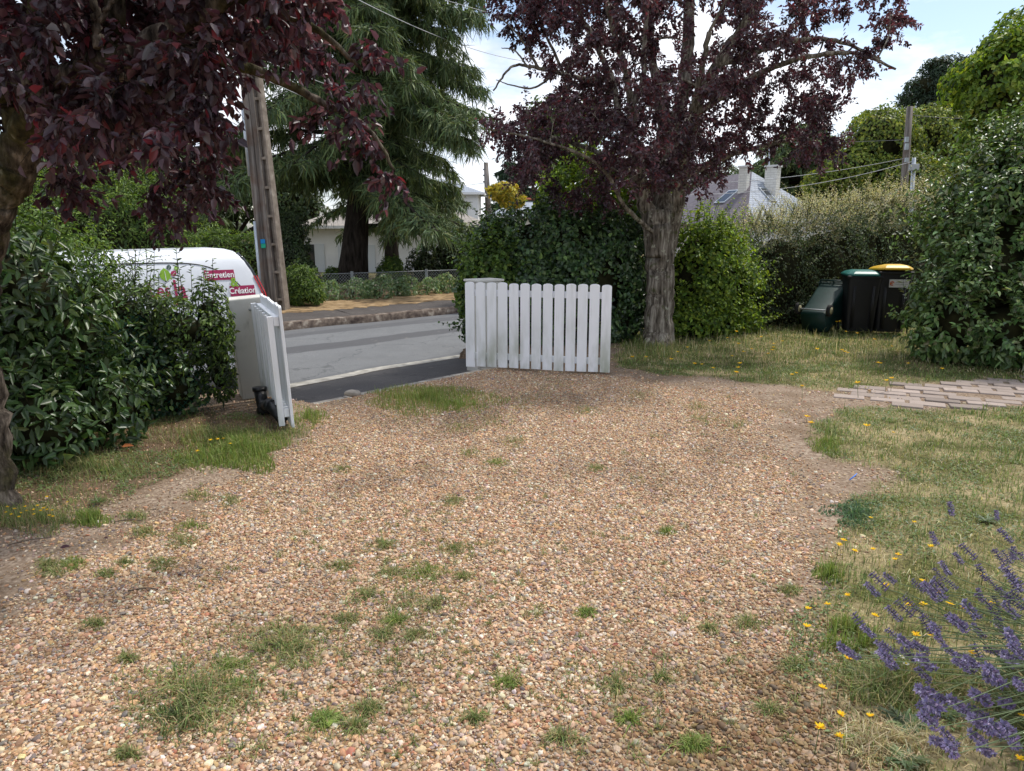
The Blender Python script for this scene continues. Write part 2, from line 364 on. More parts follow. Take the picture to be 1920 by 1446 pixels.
# ---- road, pavements, kerb
def v2(p): return np.array([p[0], p[1]], float)
Nn = [v2(G(500, 730, -.3)), v2(G(700, 692, -.3)), v2(G(875, 665, -.3))]
Ff = [v2(G(535, 620, -.3)), v2(G(700, 604, -.3)), v2(G(872, 586, -.3))]
d0 = nrm(Nn[1]-Nn[0]+.35*(Ff[1]-Ff[0])); d1 = nrm(Nn[2]-Nn[1]+.6*(Ff[2]-Ff[1]))
near = spline([(*(Nn[0]-d0*30), 0), (*(Nn[0]-d0*10), 0), (*Nn[0], 0), (*Nn[1], 0), (*Nn[2], 0), (*(Nn[2]+d1*10), 0), (*(Nn[2]+d1*40), 0)], 160)[:, :2]
far_ = spline([(*(Ff[0]-d0*30), 0), (*(Ff[0]-d0*10), 0), (*Ff[0], 0), (*Ff[1], 0), (*Ff[2], 0), (*(Ff[2]+d1*10), 0), (*(Ff[2]+d1*40), 0)], 160)[:, :2]
def offs(l, d):
    t = nrm(np.gradient(l, axis=0)); return l+np.stack([-t[:, 1], t[:, 0]], -1)*(d if np.isscalar(d) else np.asarray(d)[:, None])
def ribbon(name, rows, zs, mat, kind='structure'):
    g = Geo(); n = len(rows[0]); m = len(rows); zs = [np.broadcast_to(z, (n,)) for z in zs]
    V = np.stack([np.c_[r, z] for r, z in zip(rows, zs)], 1).reshape(-1, 3)
    i, j = np.meshgrid(np.arange(n-1), np.arange(m-1), indexing='ij')
    g.add(V, np.stack([i*m+j, (i+1)*m+j, (i+1)*m+j+1, i*m+j+1], -1).reshape(-1, 4), np.stack([np.tile(np.linspace(0, 1, m), n), np.repeat(np.linspace(0, 1, n), m), np.zeros(n*m)], -1))
    o = mk(name, g, mat); 
    if kind: tag(o, kind=kind)
    return o
def asphalt(name, lo, hi, bands=False):
    b = MB(name); n1 = b.noise(1.6, 7); n2 = b.noise(150, 3); n3 = b.noise(30, 5)
    c = b.ramp(n2, [(.3, tuple(x*.7 for x in lo)), (.5, lo), (.72, hi)])
    c = b.mix(b.ramp(n1, [(.35, (0, 0, 0)), (.7, (.5, .5, .5))]), c, tuple(x*.75 for x in lo))
    if bands:
        sp = b.n('ShaderNodeSeparateColor'); b.L.new(b.attr(), sp.inputs[0])
        wv = b.noise(.45, 4); ad = b.n('ShaderNodeMath', _operation='MULTIPLY_ADD'); b.L.new(wv, ad.inputs[0]); ad.inputs[1].default_value = .16; b.L.new(sp.outputs[0], ad.inputs[2])
        bd = b.ramp(ad.outputs[0], [(.0, (0, 0, 0)), (.10, (.3,)*3), (.118, (0, 0, 0)), (.46, (0, 0, 0)), (.47, (.95,)*3), (.575, (.95,)*3), (.59, (0, 0, 0)), (.80, (0, 0, 0)), (.815, (.8,)*3), (.93, (.8,)*3), (.95, (.4,)*3)])
        c = b.mix(bd, c, (.085, .085, .09))
    v3 = b.n('ShaderNodeTexVoronoi', Scale=.55, _feature='DISTANCE_TO_EDGE'); wn = b.noise(3, 5); wa = b.n('ShaderNodeVectorMath', _operation='MULTIPLY_ADD'); b.L.new(wn, wa.inputs[0]); wa.inputs[1].default_value = (.9, .9, 0); b.L.new(b.co(), wa.inputs[2]); b.L.new(wa.outputs[0], v3.inputs[0])
    c = b.mix(b.ramp(v3.outputs[0], [(0, (.7,)*3), (.006, (.4,)*3), (.012, (0, 0, 0))]), c, tuple(x*.45 for x in lo))
    n5 = b.noise(5, 7); c = b.mix(b.ramp(n5, [(.58, (0, 0, 0)), (.72, (.45,)*3)]), c, tuple(x*.6 for x in lo)); c = b.mix(b.ramp(n5, [(.25, (.3,)*3), (.38, (0, 0, 0))]), c, (.30, .27, .23))
    b.base(c, .85, .25); b.bump(n2, .5, .004); return b.m
M['road'] = asphalt('road_asphalt', (.155, .16, .165), (.26, .265, .27), True)
M['pave'] = asphalt('pavement_asphalt', (.075, .07, .07), (.16, .148, .142))
M['pavef'] = asphalt('pavement_far_asphalt', (.075, .065, .06), (.15, .13, .12))
ts = np.linspace(0, 1, 9)
rows = [near*(1-t)+far_*t for t in ts]
ribbon('road', rows, [-.30+.06*math.sin(t*math.pi) for t in ts], M['road'])
gut = [offs(near, .02), offs(near, -.10), offs(near, -.22)]
simple('gutter', (.36, .34, .30), .9, .15, 0, .4, 7, .004)
ribbon('gutter', [offs(near, .03), offs(near, -.20)], [-.290, -.286], M['gutter'])
# near pavement ramp between the gutter and the kerb stones at the end of the drive
t_ = np.linspace(-34, 60, 160); dl = np.c_[DG.x+GD[0]*t_, DG.y+GD[1]*t_]
inner = near.copy()
sgn = (near[:, 0]-DG.x)*GNn[0]+(near[:, 1]-DG.y)*GNn[1]; inner = near-np.stack([np.full(len(near), GNn[0]), np.full(len(near), GNn[1])], -1)*(np.clip(sgn-.06, .3, 50))[:, None]
ribbon('pavement', [offs(near, -.24), offs(near*.5+inner*.5, 0), inner], [-.283, -.2, -.115], M['pave'])
# kerb stones flush at drive edge
g = Geo(); r_ = np.random.default_rng(4)
for q in np.arange(-.2, 4.5, .52):
    p = np.array([DG.x, DG.y])+GD*q-GNn*.0; Mx = Matrix.Translation((p[0], p[1], 0))@Matrix.Rotation(math.atan2(GD[1], GD[0])+r_.normal()*.01, 4, 'Z')
    box(g, 0, .5, -.07, .07, -.25, -.075+r_.normal()*.004, None, Mx)
tag(mk('kerb_stones', g, M['stone_kerb'], smooth=False, bevel=.01), kind='structure')
# far kerb + pavement + verge
b = MB('kerb_old'); n1 = b.noise(7, 7); n2 = b.noise(45, 4)
b.base(b.ramp(n1, [(.35, (.06, .045, .04)), (.55, (.17, .135, .11)), (.7, (.36, .32, .27))]), .9, .1); b.bump(n2, .8, .01); M['kerbold'] = b.m
ribbon('kerb', [offs(far_, -.01), offs(far_, 0), offs(far_, .02), offs(far_, .16), offs(far_, .17)], [-.34, -.16, -.145, -.135, -.3], M['kerbold'])
wob = .1*np.sin(np.arange(160)*.9)+.06*np.sin(np.arange(160)*2.3)
ribbon('pavement_far', [offs(far_, .15), offs(far_, 1.9)], [-.145, -.09], M['pavef'])
b = MB('verge_straw'); n1 = b.noise(5, 7); n2 = b.noise(60, 4); b.base(b.ramp(n1, [(.35, (.10, .07, .045)), (.5, (.28, .19, .10)), (.7, (.40, .29, .17))]), .95, .1); b.bump(n2, .8, .02); M['verge'] = b.m
ribbon('verge', [offs(far_, 1.25+wob), offs(far_, 2.3), offs(far_, 4.2), offs(far_, 7)], [-.105, -.075, -.05, -.05], M['verge'])
# garden path of stone setts
g = Geo(); r_ = np.random.default_rng(9); a = R(-27); ca, sa = math.cos(a), math.sin(a); row = 0; base = G(1560, 733)
for jj in np.arange(-3, 3.5, .185):
    row += 1
    for ii in np.arange(-1.5, 8, .335):
        xx = ii+(.16 if row % 2 else 0)+r_.normal()*.012; yy = jj+r_.normal()*.008
        cx = base.x+xx*ca-yy*sa; cy = base.y+xx*sa+yy*ca
        if sdpoly(np.array([[cx, cy]]), path_poly)[0] < -.02 or r_.random() < .03: continue
        w_, h_ = .148+r_.normal()*.008, .076+r_.normal()*.005
        Mx = Matrix.Translation((cx, cy, terrain(np.array(cx), np.array(cy))+.001+r_.normal()*.004))@Matrix.Rotation(a+r_.normal()*.03, 4, 'Z')@Matrix.Rotation(r_.normal()*.012, 4, 'X')
        cc = np.array([.33, .27, .235])*(1+.15*r_.normal())
        box(g, -w_, w_, -h_, h_, -.05, .012, np.clip(cc, .1, .8), Mx)
b = MB('path_stone'); n1 = b.noise(16, 6); c = b.mix(b.ramp(n1, [(.35, (.75,)*3), (.7, (0, 0, 0))]), b.attr(), (.24, .20, .17)); c = b.mix(.5, b.attr(), c); b.base(c, .9, .15); b.bump(b.noise(60, 4), .5, .006)
tag(mk('path', g, b.m, smooth=False, bevel=.008), kind='structure')

# ---- loose gravel: small stones scattered over the drive (instanced on points)
def scatter(n, x0, x1, y0, y1, r_): return np.c_[r_.uniform(x0, x1, n), r_.uniform(y0, y1, n)]
def view_keep(p, far0, far1, r_, keep=.25):
    d = np.hypot(p[:, 0], p[:, 1]); return r_.random(len(p)) < np.clip(1-(d-far0)/(far1-far0), keep, 1)
r_ = np.random.default_rng(31)
p = scatter(1000000, -4.6, 4.6, 1.2, 9.4, r_)
u_, v_ = PIX(np.c_[p, np.zeros(len(p))]); p = p[(u_ > -250) & (u_ < 2170) & (v_ < 1650)]
p = p[view_keep(p, 4, 9, r_, .5)]
gr, la, ve, pa = masks(p[:, 0], p[:, 1])
thin = .5+.5*nz(p, 1.1, 44); dens = np.clip(gr*1.25, 0, 1)**1.3*(1-.75*sst(-roadside(p[:, 0], p[:, 1]), .0, .0001)*0)
dens = dens*np.clip(1.25-.55*sst(thin, .55, .95), .3, 1)+(.05+.14*(nz(p, 2.4, 45) > .1))*(1-la)
dens = np.where(roadside(p[:, 0], p[:, 1]) > -.08, .01, dens)
p = p[r_.random(len(p)) < dens]; n = len(p); z = terrain(p[:, 0], p[:, 1])
stoncol = palette([(.60, .41, .26, 3), (.55, .33, .17, 2.6), (.67, .51, .36, 2.6), (.36, .20, .11, 1.6), (.74, .66, .55, 1.0), (.22, .18, .17, 1.0), (.42, .33, .27, 1.3), (.38, .16, .09, .5)], n, r_, .2)
dirtn = sst(nz(p, 1.7, 71), .1, .9); uu, vv = PIX(np.c_[p, np.zeros(n)]); moss = sst(uu-1080+.4*(vv-1200), 0, 300)*sst(vv, 1050, 1300)*sst(nz(p, 3.1, 72), -.6, .3); stoncol = stoncol*(1-.35*dirtn[:, None])*(1-.62*moss[:, None]*np.array([.95, 1, 1.2]))*np.array([1.0, 1.0, .96])
me = bpy.data.meshes.new('gravel'); me.vertices.add(n)
me.vertices.foreach_set('co', np.c_[p, z+.002].astype(np.float32).ravel())
def vat(name, ty, key, arr):
    a = me.attributes.new(name, ty, 'POINT'); a.data.foreach_set(key, arr.astype(np.float32 if ty != 'INT' else np.int32).ravel())
sz = .0041*np.exp(.46*r_.normal(size=n)); sz = np.clip(sz, .0018, .014)
vat('scl', 'FLOAT_VECTOR', 'vector', sz[:, None]*np.c_[r_.uniform(.9, 1.45, n), r_.uniform(.8, 1.1, n), r_.uniform(.5, .85, n)])
vat('rot', 'FLOAT_VECTOR', 'vector', np.c_[r_.normal(size=n)*.45, r_.normal(size=n)*.45, r_.uniform(0, 6.28, n)])
vat('col', 'FLOAT_COLOR', 'color', np.c_[stoncol, np.ones(n)]); vat('pick', 'INT', 'value', r_.integers(0, 5, n))
go = link(bpy.data.objects.new('gravel', me)); tag(go, kind='stuff', label='loose tan and orange pebbles covering the driveway', cat='gravel')
b = MB('pebble'); n1 = b.noise(1.2, 4); b.base(b.mix(b.ramp(n1, [(.35, (.5, .5, .5)), (.65, (0, 0, 0))]), b.attr('col', True), (.16, .11, .08)), .75, .3); M['pebble'] = b.m
me.materials.append(M['pebble'])
ng = bpy.data.node_groups.new('gravel', 'GeometryNodeTree'); ng.interface.new_socket('Geometry', in_out='INPUT', socket_type='NodeSocketGeometry'); ng.interface.new_socket('Geometry', in_out='OUTPUT', socket_type='NodeSocketGeometry')
gi = ng.nodes.new('NodeGroupInput'); go_ = ng.nodes.new('NodeGroupOutput'); nl = ng.links
g2i = ng.nodes.new('GeometryNodeGeometryToInstance')
for k in range(5):
    ic = ng.nodes.new('GeometryNodeMeshIcoSphere'); ic.inputs['Subdivisions'].default_value = 2
    sp_ = ng.nodes.new('GeometryNodeSetPosition'); nn = ng.nodes.new('ShaderNodeTexNoise'); nn.noise_dimensions = '4D'; nn.inputs['W'].default_value = k*7.3; nn.inputs['Scale'].default_value = 1.0; nn.inputs['Detail'].default_value = 1
    sb = ng.nodes.new('ShaderNodeVectorMath'); sb.operation = 'SUBTRACT'; sb.inputs[1].default_value = (.5, .5, .5)
    sc = ng.nodes.new('ShaderNodeVectorMath'); sc.operation = 'SCALE'; sc.inputs['Scale'].default_value = 1.7
    nl.new(nn.outputs['Color'], sb.inputs[0]); nl.new(sb.outputs[0], sc.inputs[0]); nl.new(ic.outputs[0], sp_.inputs['Geometry']); nl.new(sc.outputs[0], sp_.inputs['Offset'])
    ss = ng.nodes.new('GeometryNodeSetShadeSmooth'); nl.new(sp_.outputs[0], ss.inputs[0])
    sm = ng.nodes.new('GeometryNodeSetMaterial'); sm.inputs['Material'].default_value = M['pebble']; nl.new(ss.outputs[0], sm.inputs[0]); nl.new(sm.outputs[0], g2i.inputs[0])
iop = ng.nodes.new('GeometryNodeInstanceOnPoints'); iop.inputs['Pick Instance'].default_value = True
def na(name, ty):
    x = ng.nodes.new('GeometryNodeInputNamedAttribute'); x.data_type = ty; x.inputs['Name'].default_value = name; return x.outputs['Attribute']
nl.new(gi.outputs[0], iop.inputs['Points']); nl.new(g2i.outputs[0], iop.inputs['Instance']); nl.new(na('pick', 'INT'), iop.inputs['Instance Index'])
nl.new(na('scl', 'FLOAT_VECTOR'), iop.inputs['Scale']); nl.new(na('rot', 'FLOAT_VECTOR'), iop.inputs['Rotation']); nl.new(iop.outputs[0], go_.inputs[0])
md = go.modifiers.new('scatter', 'NODES'); md.node_group = ng

# ---- grass and weeds
def grass(g, p, h, wd, col, r_, lean=.5, z0=None):
    n = len(p); z = terrain(p[:, 0], p[:, 1]) if z0 is None else z0
    a = r_.uniform(0, 6.28, n); ld = np.c_[np.cos(a), np.sin(a), np.zeros(n)]; sd = np.c_[-np.sin(a), np.cos(a), np.zeros(n)]
    le = np.abs(r_.normal(size=n))*lean; b0 = np.c_[p, z-.003]
    up = np.array([0, 0, 1.])
    m = b0+h[:, None]*(.55*up+.3*le[:, None]*ld); t = b0+h[:, None]*(np.clip(1-.35*le, .25, 1)[:, None]*up+le[:, None]*ld)
    w_ = wd[:, None]*.5
    V = np.stack([b0-sd*w_, b0+sd*w_, m+sd*w_*.8, m-sd*w_*.8, t], 1)
    fa = (np.array([[0, 1, 2, 3]])[None]+(np.arange(n)*5)[:, None, None]).reshape(-1, 4); ft = (np.array([[3, 2, 4]])[None]+(np.arange(n)*5)[:, None, None]).reshape(-1, 3)
    g.add(V.reshape(-1, 3), fa, np.repeat(col, 5, 0)); base = g.n-5*n; g.f.append((ft+base).ravel()); g.sz.append(np.full(n, 3))
GREEN = [(.18, .23, .075, 3), (.13, .18, .06, 2), (.26, .30, .11, 1.8), (.10, .15, .055, 1.3)]
STRAW = [(.54, .46, .28, 3), (.46, .37, .21, 2), (.64, .57, .38, 1.8), (.34, .30, .16, 1.5)]
r_ = np.random.default_rng(51); g = Geo()
p = scatter(620000, 1.0, 11, 1.6, 14, r_)
u_, v_ = PIX(np.c_[p, np.zeros(len(p))]); p = p[(u_ > 900) & (u_ < 2200) & (v_ < 1650)]; p = p[view_keep(p, 3.5, 10, r_, .33)]
gr, la, ve, pa = masks(p[:, 0], p[:, 1]); f = nz(p, 1.3, 61); f2 = nz(p, 5, 62)
dd = la*(1-pa*.72)*np.clip(.8+.4*f2, .15, 1); p_ = r_.random(len(p)) < dd; p = p[p_]; f = f[p_]; f2 = f2[p_]; n = len(p)
near_ = (np.hypot(p[:, 0], p[:, 1]) < 6)
gmix = r_.random(n) < np.clip(.73+.4*f+.25*f2, .2, .96); col = np.where(gmix[:, None], palette(GREEN, n, r_), palette(STRAW, n, r_))
h = np.where(gmix, .035, .028)*np.exp(.35*r_.normal(size=n))*(1+.4*(f > .4)); grass(g, p, h, .0035*np.exp(.25*r_.normal(size=n))*np.clip(np.hypot(p[:, 0], p[:, 1])/4.5, 1, 2.4), col, r_, .9)
# taller wisps at the back of the lawn and under the shrubs
pb = [G(u, v) for u, v in zip(r_.uniform(1150, 1930, 9000), r_.uniform(590, 680, 9000))]; pb = np.array([(q.x, q.y) for q in pb]); gr, la, ve, pa = masks(pb[:, 0], pb[:, 1]); pb = pb[(la > .3) & (pa < .5)]; n = len(pb)
grass(g, pb, .09*np.exp(.4*r_.normal(size=n)), np.full(n, .005), np.where((r_.random(n) < .5)[:, None], palette(GREEN, n, r_), palette(STRAW, n, r_)), r_, .6)
# left verge
p = scatter(120000, -7, -.8, 2.2, 7.2, r_); gr, la, ve, pa = masks(p[:, 0], p[:, 1]); f = nz(p, 2.0, 66); f2 = nz(p, 6, 67)
kp = (r_.random(len(p)) < ve*np.clip(.45+.6*f2, .05, 1)) & (roadside(p[:, 0], p[:, 1]) < -.1); p = p[kp]; f = f[kp]; n = len(p)
gm = r_.random(n) < np.clip(.58+.5*f, .15, .9); grass(g, p, .035*np.exp(.4*r_.normal(size=n)), np.full(n, .004), np.where(gm[:, None], palette(GREEN, n, r_), palette([(.26, .17, .09, 2), (.18, .11, .06, 2), (.36, .27, .15, 1)], n, r_)), r_, 1.0)
def patch(cu, cv, ru, rv, n, h, pal, lean=.5, wd=.004, shape=1):
    a = r_.uniform(0, 6.28, n); q = r_.random(n)**.68*(1.12+.25*np.sin(a*3+cu)+.2*np.sin(a*5+cv)); U = cu+ru*q*np.cos(a); V_ = cv+rv*q*np.sin(a)
    P = np.array([tuple(G(x, y))[:2] for x, y in zip(U, V_)]); P = P[roadside(P[:, 0], P[:, 1]) < -.02]
    k = nz(P, 13, int(cu)) > (-.75 if n > 2000 else -.45); P = P[k]; n = len(P); s = 1.1-.6*np.clip(np.hypot((PIX(np.c_[P, np.zeros(n)])[0]-cu)/ru, (PIX(np.c_[P, np.zeros(n)])[1]-cv)/rv), 0, 1)
    if n: grass(g, P, h*s*np.exp(.3*r_.normal(size=n)), np.full(n, wd), palette(pal, n, r_), r_, lean)
BR = [(.19, .26, .06, 3), (.14, .20, .05, 2), (.27, .32, .10, 1.5), (.36, .32, .15, .7)]; DK = [(.09, .13, .045, 3), (.07, .10, .04, 2), (.15, .17, .06, 1)]; MX = GREEN+[(.34, .29, .15, 5)]
patch(800, 748, 112, 24, 5200, .085, BR+[(.28, .26, .1, 1)], .5); patch(860, 762, 50, 14, 1100, .05, BR); patch(580, 785, 32, 18, 900, .07, BR)
patch(450, 845, 75, 34, 5200, .085, BR, .6, .005); patch(380, 862, 60, 18, 1500, .06, BR); patch(170, 975, 32, 15, 700, .07, BR)
patch(1550, 838, 30, 17, 1200, .05, BR); patch(1600, 965, 45, 26, 900, .04, [(.10, .17, .09, 1)], .8, .008); patch(1555, 1080, 28, 20, 500, .06, BR)
patch(1590, 1195, 40, 30, 900, .08, BR); patch(370, 1310, 130, 85, 1500, .055, MX, 1.4); patch(530, 1210, 90, 50, 1100, .05, MX, 1.3); patch(770, 1120, 150, 110, 900, .035, MX, 1.3); patch(1150, 1280, 180, 70, 600, .03, MX, 1.3); patch(330, 1345, 60, 45, 350, .05, DK, 1.2)
patch(1700, 1290, 120, 45, 2600, .08, MX, .9, .003); patch(1680, 1395, 120, 40, 1300, .05, STRAW, 1.3, .003)
for cu, cv, ru in [(690, 1115, 28), (735, 1075, 25), (800, 1075, 35), (850, 1030, 28), (720, 1022, 22), (640, 1060, 20), (820, 1135, 28), (780, 1195, 20), (720, 1190, 18), (650, 1160, 22), (740, 1165, 18), (870, 1085, 14), (610, 1355, 35), (665, 1365, 22), (690, 1330, 26), (450, 1290, 28), (430, 1250, 25), (240, 1420, 20), (240, 1240, 14), (180, 1175, 18),
        (300, 1060, 30), (230, 1055, 18), (340, 1015, 30), (270, 1000, 24), (200, 1080, 18), (100, 1075, 22), (250, 970, 25), (140, 1060, 26), (360, 990, 24), (370, 930, 25), (430, 940, 24), (90, 1060, 20), (860, 800, 35), (760, 780, 45), (930, 790, 40), (980, 750, 60), (960, 830, 30), (880, 850, 22), (640, 880, 22), (1320, 790, 40), (1380, 800, 28), (1310, 765, 26), (1200, 740, 30), (1100, 770, 24), (1040, 720, 40), (1250, 1000, 14), (1100, 1150, 16), (1160, 1290, 40), (1240, 1275, 14), (1050, 1390, 30), (1180, 1355, 18), (950, 1285, 24), (890, 1350, 20), (850, 940, 20), (930, 870, 22), (1120, 880, 16), (1480, 1110, 20), (1400, 1170, 26), (1330, 1180, 16), (1440, 1330, 22), (1300, 1400, 30), (1490, 1250, 28)]:
    patch(cu, cv, ru*1.15, ru*.5, int(150+ru*8), .035, MX if (cu+cv) % 3 else BR, 1.1, .0035)
for k in range(430):        # scattered sprigs
    cu, cv = (r_.uniform(300, 1500), r_.uniform(730, 1440)) if k % 3 else (760+r_.normal()*130, 1120+r_.normal()*130)
    patch(cu, cv, 9, 4, int(r_.integers(14, 40)), .03, MX, 1.2, .003)
patch(1238, 655, 62, 16, 1500, .12, MX, .5, .005); patch(1205, 648, 30, 12, 700, .16, DK+BR, .4, .006); patch(545, 812, 26, 7, 260, .07, MX, .7)
patch(420, 820, 160, 14, 1500, .10, MX, .9); patch(150, 880, 150, 20, 1600, .09, MX, 1.0); patch(60, 975, 90, 22, 1300, .08, MX, .9)
tag(mk('grass', g, M['grass']), kind='stuff', label='patchy green and straw coloured grass and weeds', cat='grass')
# low broad-leaved ground cover (clover, plantain) in the lawn and verge
g = Geo(); p = scatter(120000, 1.0, 9, 1.6, 9, r_); gr, la, ve, pa = masks(p[:, 0], p[:, 1]); kp = (la > .4) & (pa < .3) & (nz(p, 2.6, 81) > .05); p = p[kp]
q = scatter(60000, -6.5, -1.5, 3, 6.6, r_); gr, la, ve, pa = masks(q[:, 0], q[:, 1]); kp = (ve > .3) & (nz(q, 2.6, 82) > .1); p = np.r_[p, q[kp]]
n = len(p); a = r_.uniform(0, 6.28, n); dd = np.c_[np.cos(a), np.sin(a), r_.uniform(.1, .9, n)]
leaves(g, np.c_[p, terrain(p[:, 0], p[:, 1])+r_.uniform(0, .018, n)], dd, np.tile([0, 0, 1.], (n, 1)), r_.uniform(.012, .03, n), r_.uniform(.008, .014, n), palette([(.11, .17, .06, 2), (.15, .21, .08, 2), (.18, .22, .13, 1)], n, r_), 'dia')
tag(mk('ground_cover', g, M['leaf']), kind='stuff', label='low clover and plantain leaves growing in the lawn', cat='ground cover')
# ================================================================ BUILT THINGS
# ---- gate leaves: local frame x along leaf (from the hinge), y towards the picket face normal, z up
def gate_leaf(loc, ang, tilt, npk, pitch, label, back, H=1.04):
    t = thing('gate', loc, label, 'gate', 'the two leaves of the white driveway gate'); t.rotation_euler = (tilt, 0, ang)
    r_ = np.random.default_rng(npk+int(back)); pw = pitch*.82
    for k in range(npk):
        g = Geo(); x = k*pitch; hh = H+r_.normal()*.004; zb = .03+.003*r_.normal()
        pts = [(x, zb), (x+pw, zb), (x+pw, hh-.018), (x+pw*.9, hh-.006), (x+pw*.7, hh), (x+pw*.5, hh+.002), (x+pw*.3, hh), (x+pw*.1, hh-.006), (x, hh-.018)]
        prism(g, pts, .0, .024, None, 'y')
        mk('picket', g, M['white'], t, True, False, .003)
    W_ = (npk-1)*pitch+pw
    for zz in (.12, H-.16):
        g = Geo(); box(g, .03, W_-.03, -.045, -.002, zz, zz+.075); mk('rail', g, M['white'], t, True, False, .003)
    if back:
        for x in (.02, W_-.06):
            g = Geo(); box(g, x, x+.035, -.095, -.047, .05, H-.08); mk('frame_post', g, M['white'], t, True, False, .003)
        for k in range(1, npk, 2):
            g = Geo(); box(g, k*pitch+.03, k*pitch+.03+.03, -.075, -.049, .16, H-.1); mk('slat', g, M['white'], t, True, False, .002)
        g = Geo(); tube(g, [(.0, -.07, H-.15), (-.05, -.10, H-.15), (-.09, -.13, H-.13)], .012, 8); tube(g, [(-.09, -.13, H-.16), (-.09, -.13, H-.10)], .018, 8); mk('latch', g, M['galv'], t, True)
    else:
        for x in (.03, W_-.075):
            g = Geo(); box(g, x, x+.045, -.09, -.047, .05, H-.1); mk('frame_post', g, M['white'], t, True, False, .003)
    return t
a0 = G(875, 690, .0); b0 = G(1143, 704, .0); v_ = b0-a0; ang = math.atan2(v_.y, v_.x)
Lr = v_.length
gate_leaf((a0.x, a0.y, 0), ang+math.pi*0, 0, 13, Lr/12.82, 'white picket gate leaf standing open in front of the ivy hedge, seen face on', False)
bpy.data.objects['gate'].scale = (1, -1, 1)
n0 = G(548, 809, 0); h0 = Vector((-2.40, 7.02, 0)); v_ = n0-h0
gl = gate_leaf((h0.x, h0.y, 0), math.atan2(v_.y, v_.x), 0, 13, v_.length/12.82, 'white picket gate leaf seen edge on beside the left pillar', True)
gl.rotation_euler = (0, -R(0), math.atan2(v_.y, v_.x)); gl.rotation_euler.x = R(2.6)
# ---- pillars
def pillar(loc, rz, sx, sy, h, label, cap, tilt=0):
    t = thing('gate_pillar', loc, label, 'pillar', None, rz); t.rotation_euler = (0, tilt, rz)
    g = Geo(); box(g, -sx/2, sx/2, -sy/2, sy/2, -.35, h); mk('shaft', g, M['pillar'], t, True, False, .012)
    if cap:
        g = Geo(); box(g, -sx/2-.02, sx/2+.02, -sy/2-.02, sy/2+.02, h, h+.03); mk('cap', g, M['pillar'], t, True, False, .008)
RA = math.atan2(GD[1], GD[0])
pillar((-2.58, 7.16, 0), RA-R(22), .34, .30, 1.00, 'pale rendered gate pillar between the ivy hedge and the white van', False, -R(4))
pillar((-.36, 9.30, 0), RA-R(12), .38, .28, 1.015, 'white gate pillar whose flat top shows just above the face-on gate', True)
# ---- black drain pipes
t = thing('drain_pipe', tuple(G(505, 800)), 'short upright black pipe joined to a slanting one at the foot of the left gate', 'pipe')
p0 = W(487, 733, 6.5); p1 = W(494, 765, 6.4); p2 = W(508, 785, 6.2); p3 = W(530, 800, 5.95)
p3.z = .07; p2.z = .13
g = Geo(); tube(g, [p0, p1], .055, 16); tube(g, [p0+Vector((0, 0, .0)), p0+Vector((0, 0, .035))], .064, 16); mk('upright_pipe', g, M['pipe_black'], t)
g = Geo(); tube(g, [p1, p2, p3], .052, 16); tube(g, [p2+(p1-p2)*.25, p2+(p3-p2)*.2], .062, 16); mk('slanting_pipe', g, M['pipe_black'], t)
g = Geo(); tube(g, [p1+Vector((.02, 0, .0)), p1+Vector((0, 0, -.03)), p1+(p2-p1)*.35], .066, 16); mk('pipe_joint', g, M['pipe_black'], t)
# ---- van: local x towards its front, y towards the drive (near side), z up
vl = G(519, 727, -.3); vdir = np.array([-.70, -.715]); van = thing('van', (vl.x, vl.y, -.29), 'white work van with red lettering parked behind the left hedge', 'van', None, math.atan2(vdir[1], vdir[0]))
HV = 1.73; LV = 4.2
def rear(h): return float(np.interp(h, [.2, .55, .62, .95, 1.2, 1.45, 1.62, 1.70, 1.76], [.0, -.03, .0, .0, .04, .13, .22, .28, .36]))
def front(h): return float(np.interp(h, [.2, .6, .95, 1.1, 1.7], [LV, LV+.05, LV-.15, LV-1.0, LV-1.75]))
sec = [(.10, .22), (.02, .30), (0, .45), (0, .62), (.0, .80), (.015, .98), (.04, 1.15), (.075, 1.32), (.11, 1.47), (.15, 1.58), (.20, 1.655), (.28, 1.70), (.45, 1.725), (.9, 1.735)]
sec = sec+[(1.80-w_, h_) for w_, h_ in sec[::-1][1:]]
def sidew(h): return float(np.interp(h, [s[1] for s in sec[:14]], [s[0] for s in sec[:14]]))
g = Geo(); rows = []; Sx = [0, .004, .012, .03, .06, .1, .18, .3, .45, .6, .75, .88, .95, .99, 1]
for q in Sx:
    shr = {0: .05, .004: .022, .012: .006}.get(q, 0); r2 = []
    for w_, h_ in sec:
        x = rear(h_)+q*(front(h_)-rear(h_)); cy = -.9; y = -w_; y = cy+(y-cy)*(1-shr); z = .95+(h_-.95)*(1-shr*.8); r2.append((x, y, z-(.03*q if h_ > 1.5 else 0)))
    rows.append(r2)
V = np.array(rows); m, k = V.shape[:2]; i, j = np.meshgrid(np.arange(m-1), np.arange(k), indexing='ij'); j2 = (j+1) % k
g.add(V.reshape(-1, 3), np.stack([i*k+j, i*k+j2, (i+1)*k+j2, (i+1)*k+j], -1).reshape(-1, 4))
g.f.append(np.arange(k)[::-1]); g.sz.append(np.array([k])); g.f.append(np.arange(k)+(m-1)*k); g.sz.append(np.array([k]))
body = mk('body', g, M['van_paint'], van, True); 
def onside(x, h, o=.004): return (x, -sidew(h)+o, h)
g = Geo(); arc = [(2.75, 1.53), (2.2, 1.57), (1.6, 1.58), (1.05, 1.575), (.72, 1.53), (.46, 1.40), (.28, 1.20), (.18, 1.0), (.14, .8)]
A = spline([(*q, 0) for q in arc], 50)[:, :2]; tube(g, [onside(x, h, .0) for x, h in A], .0065, 6); mk('panel_seam', g, M['black_plastic'], body, True)
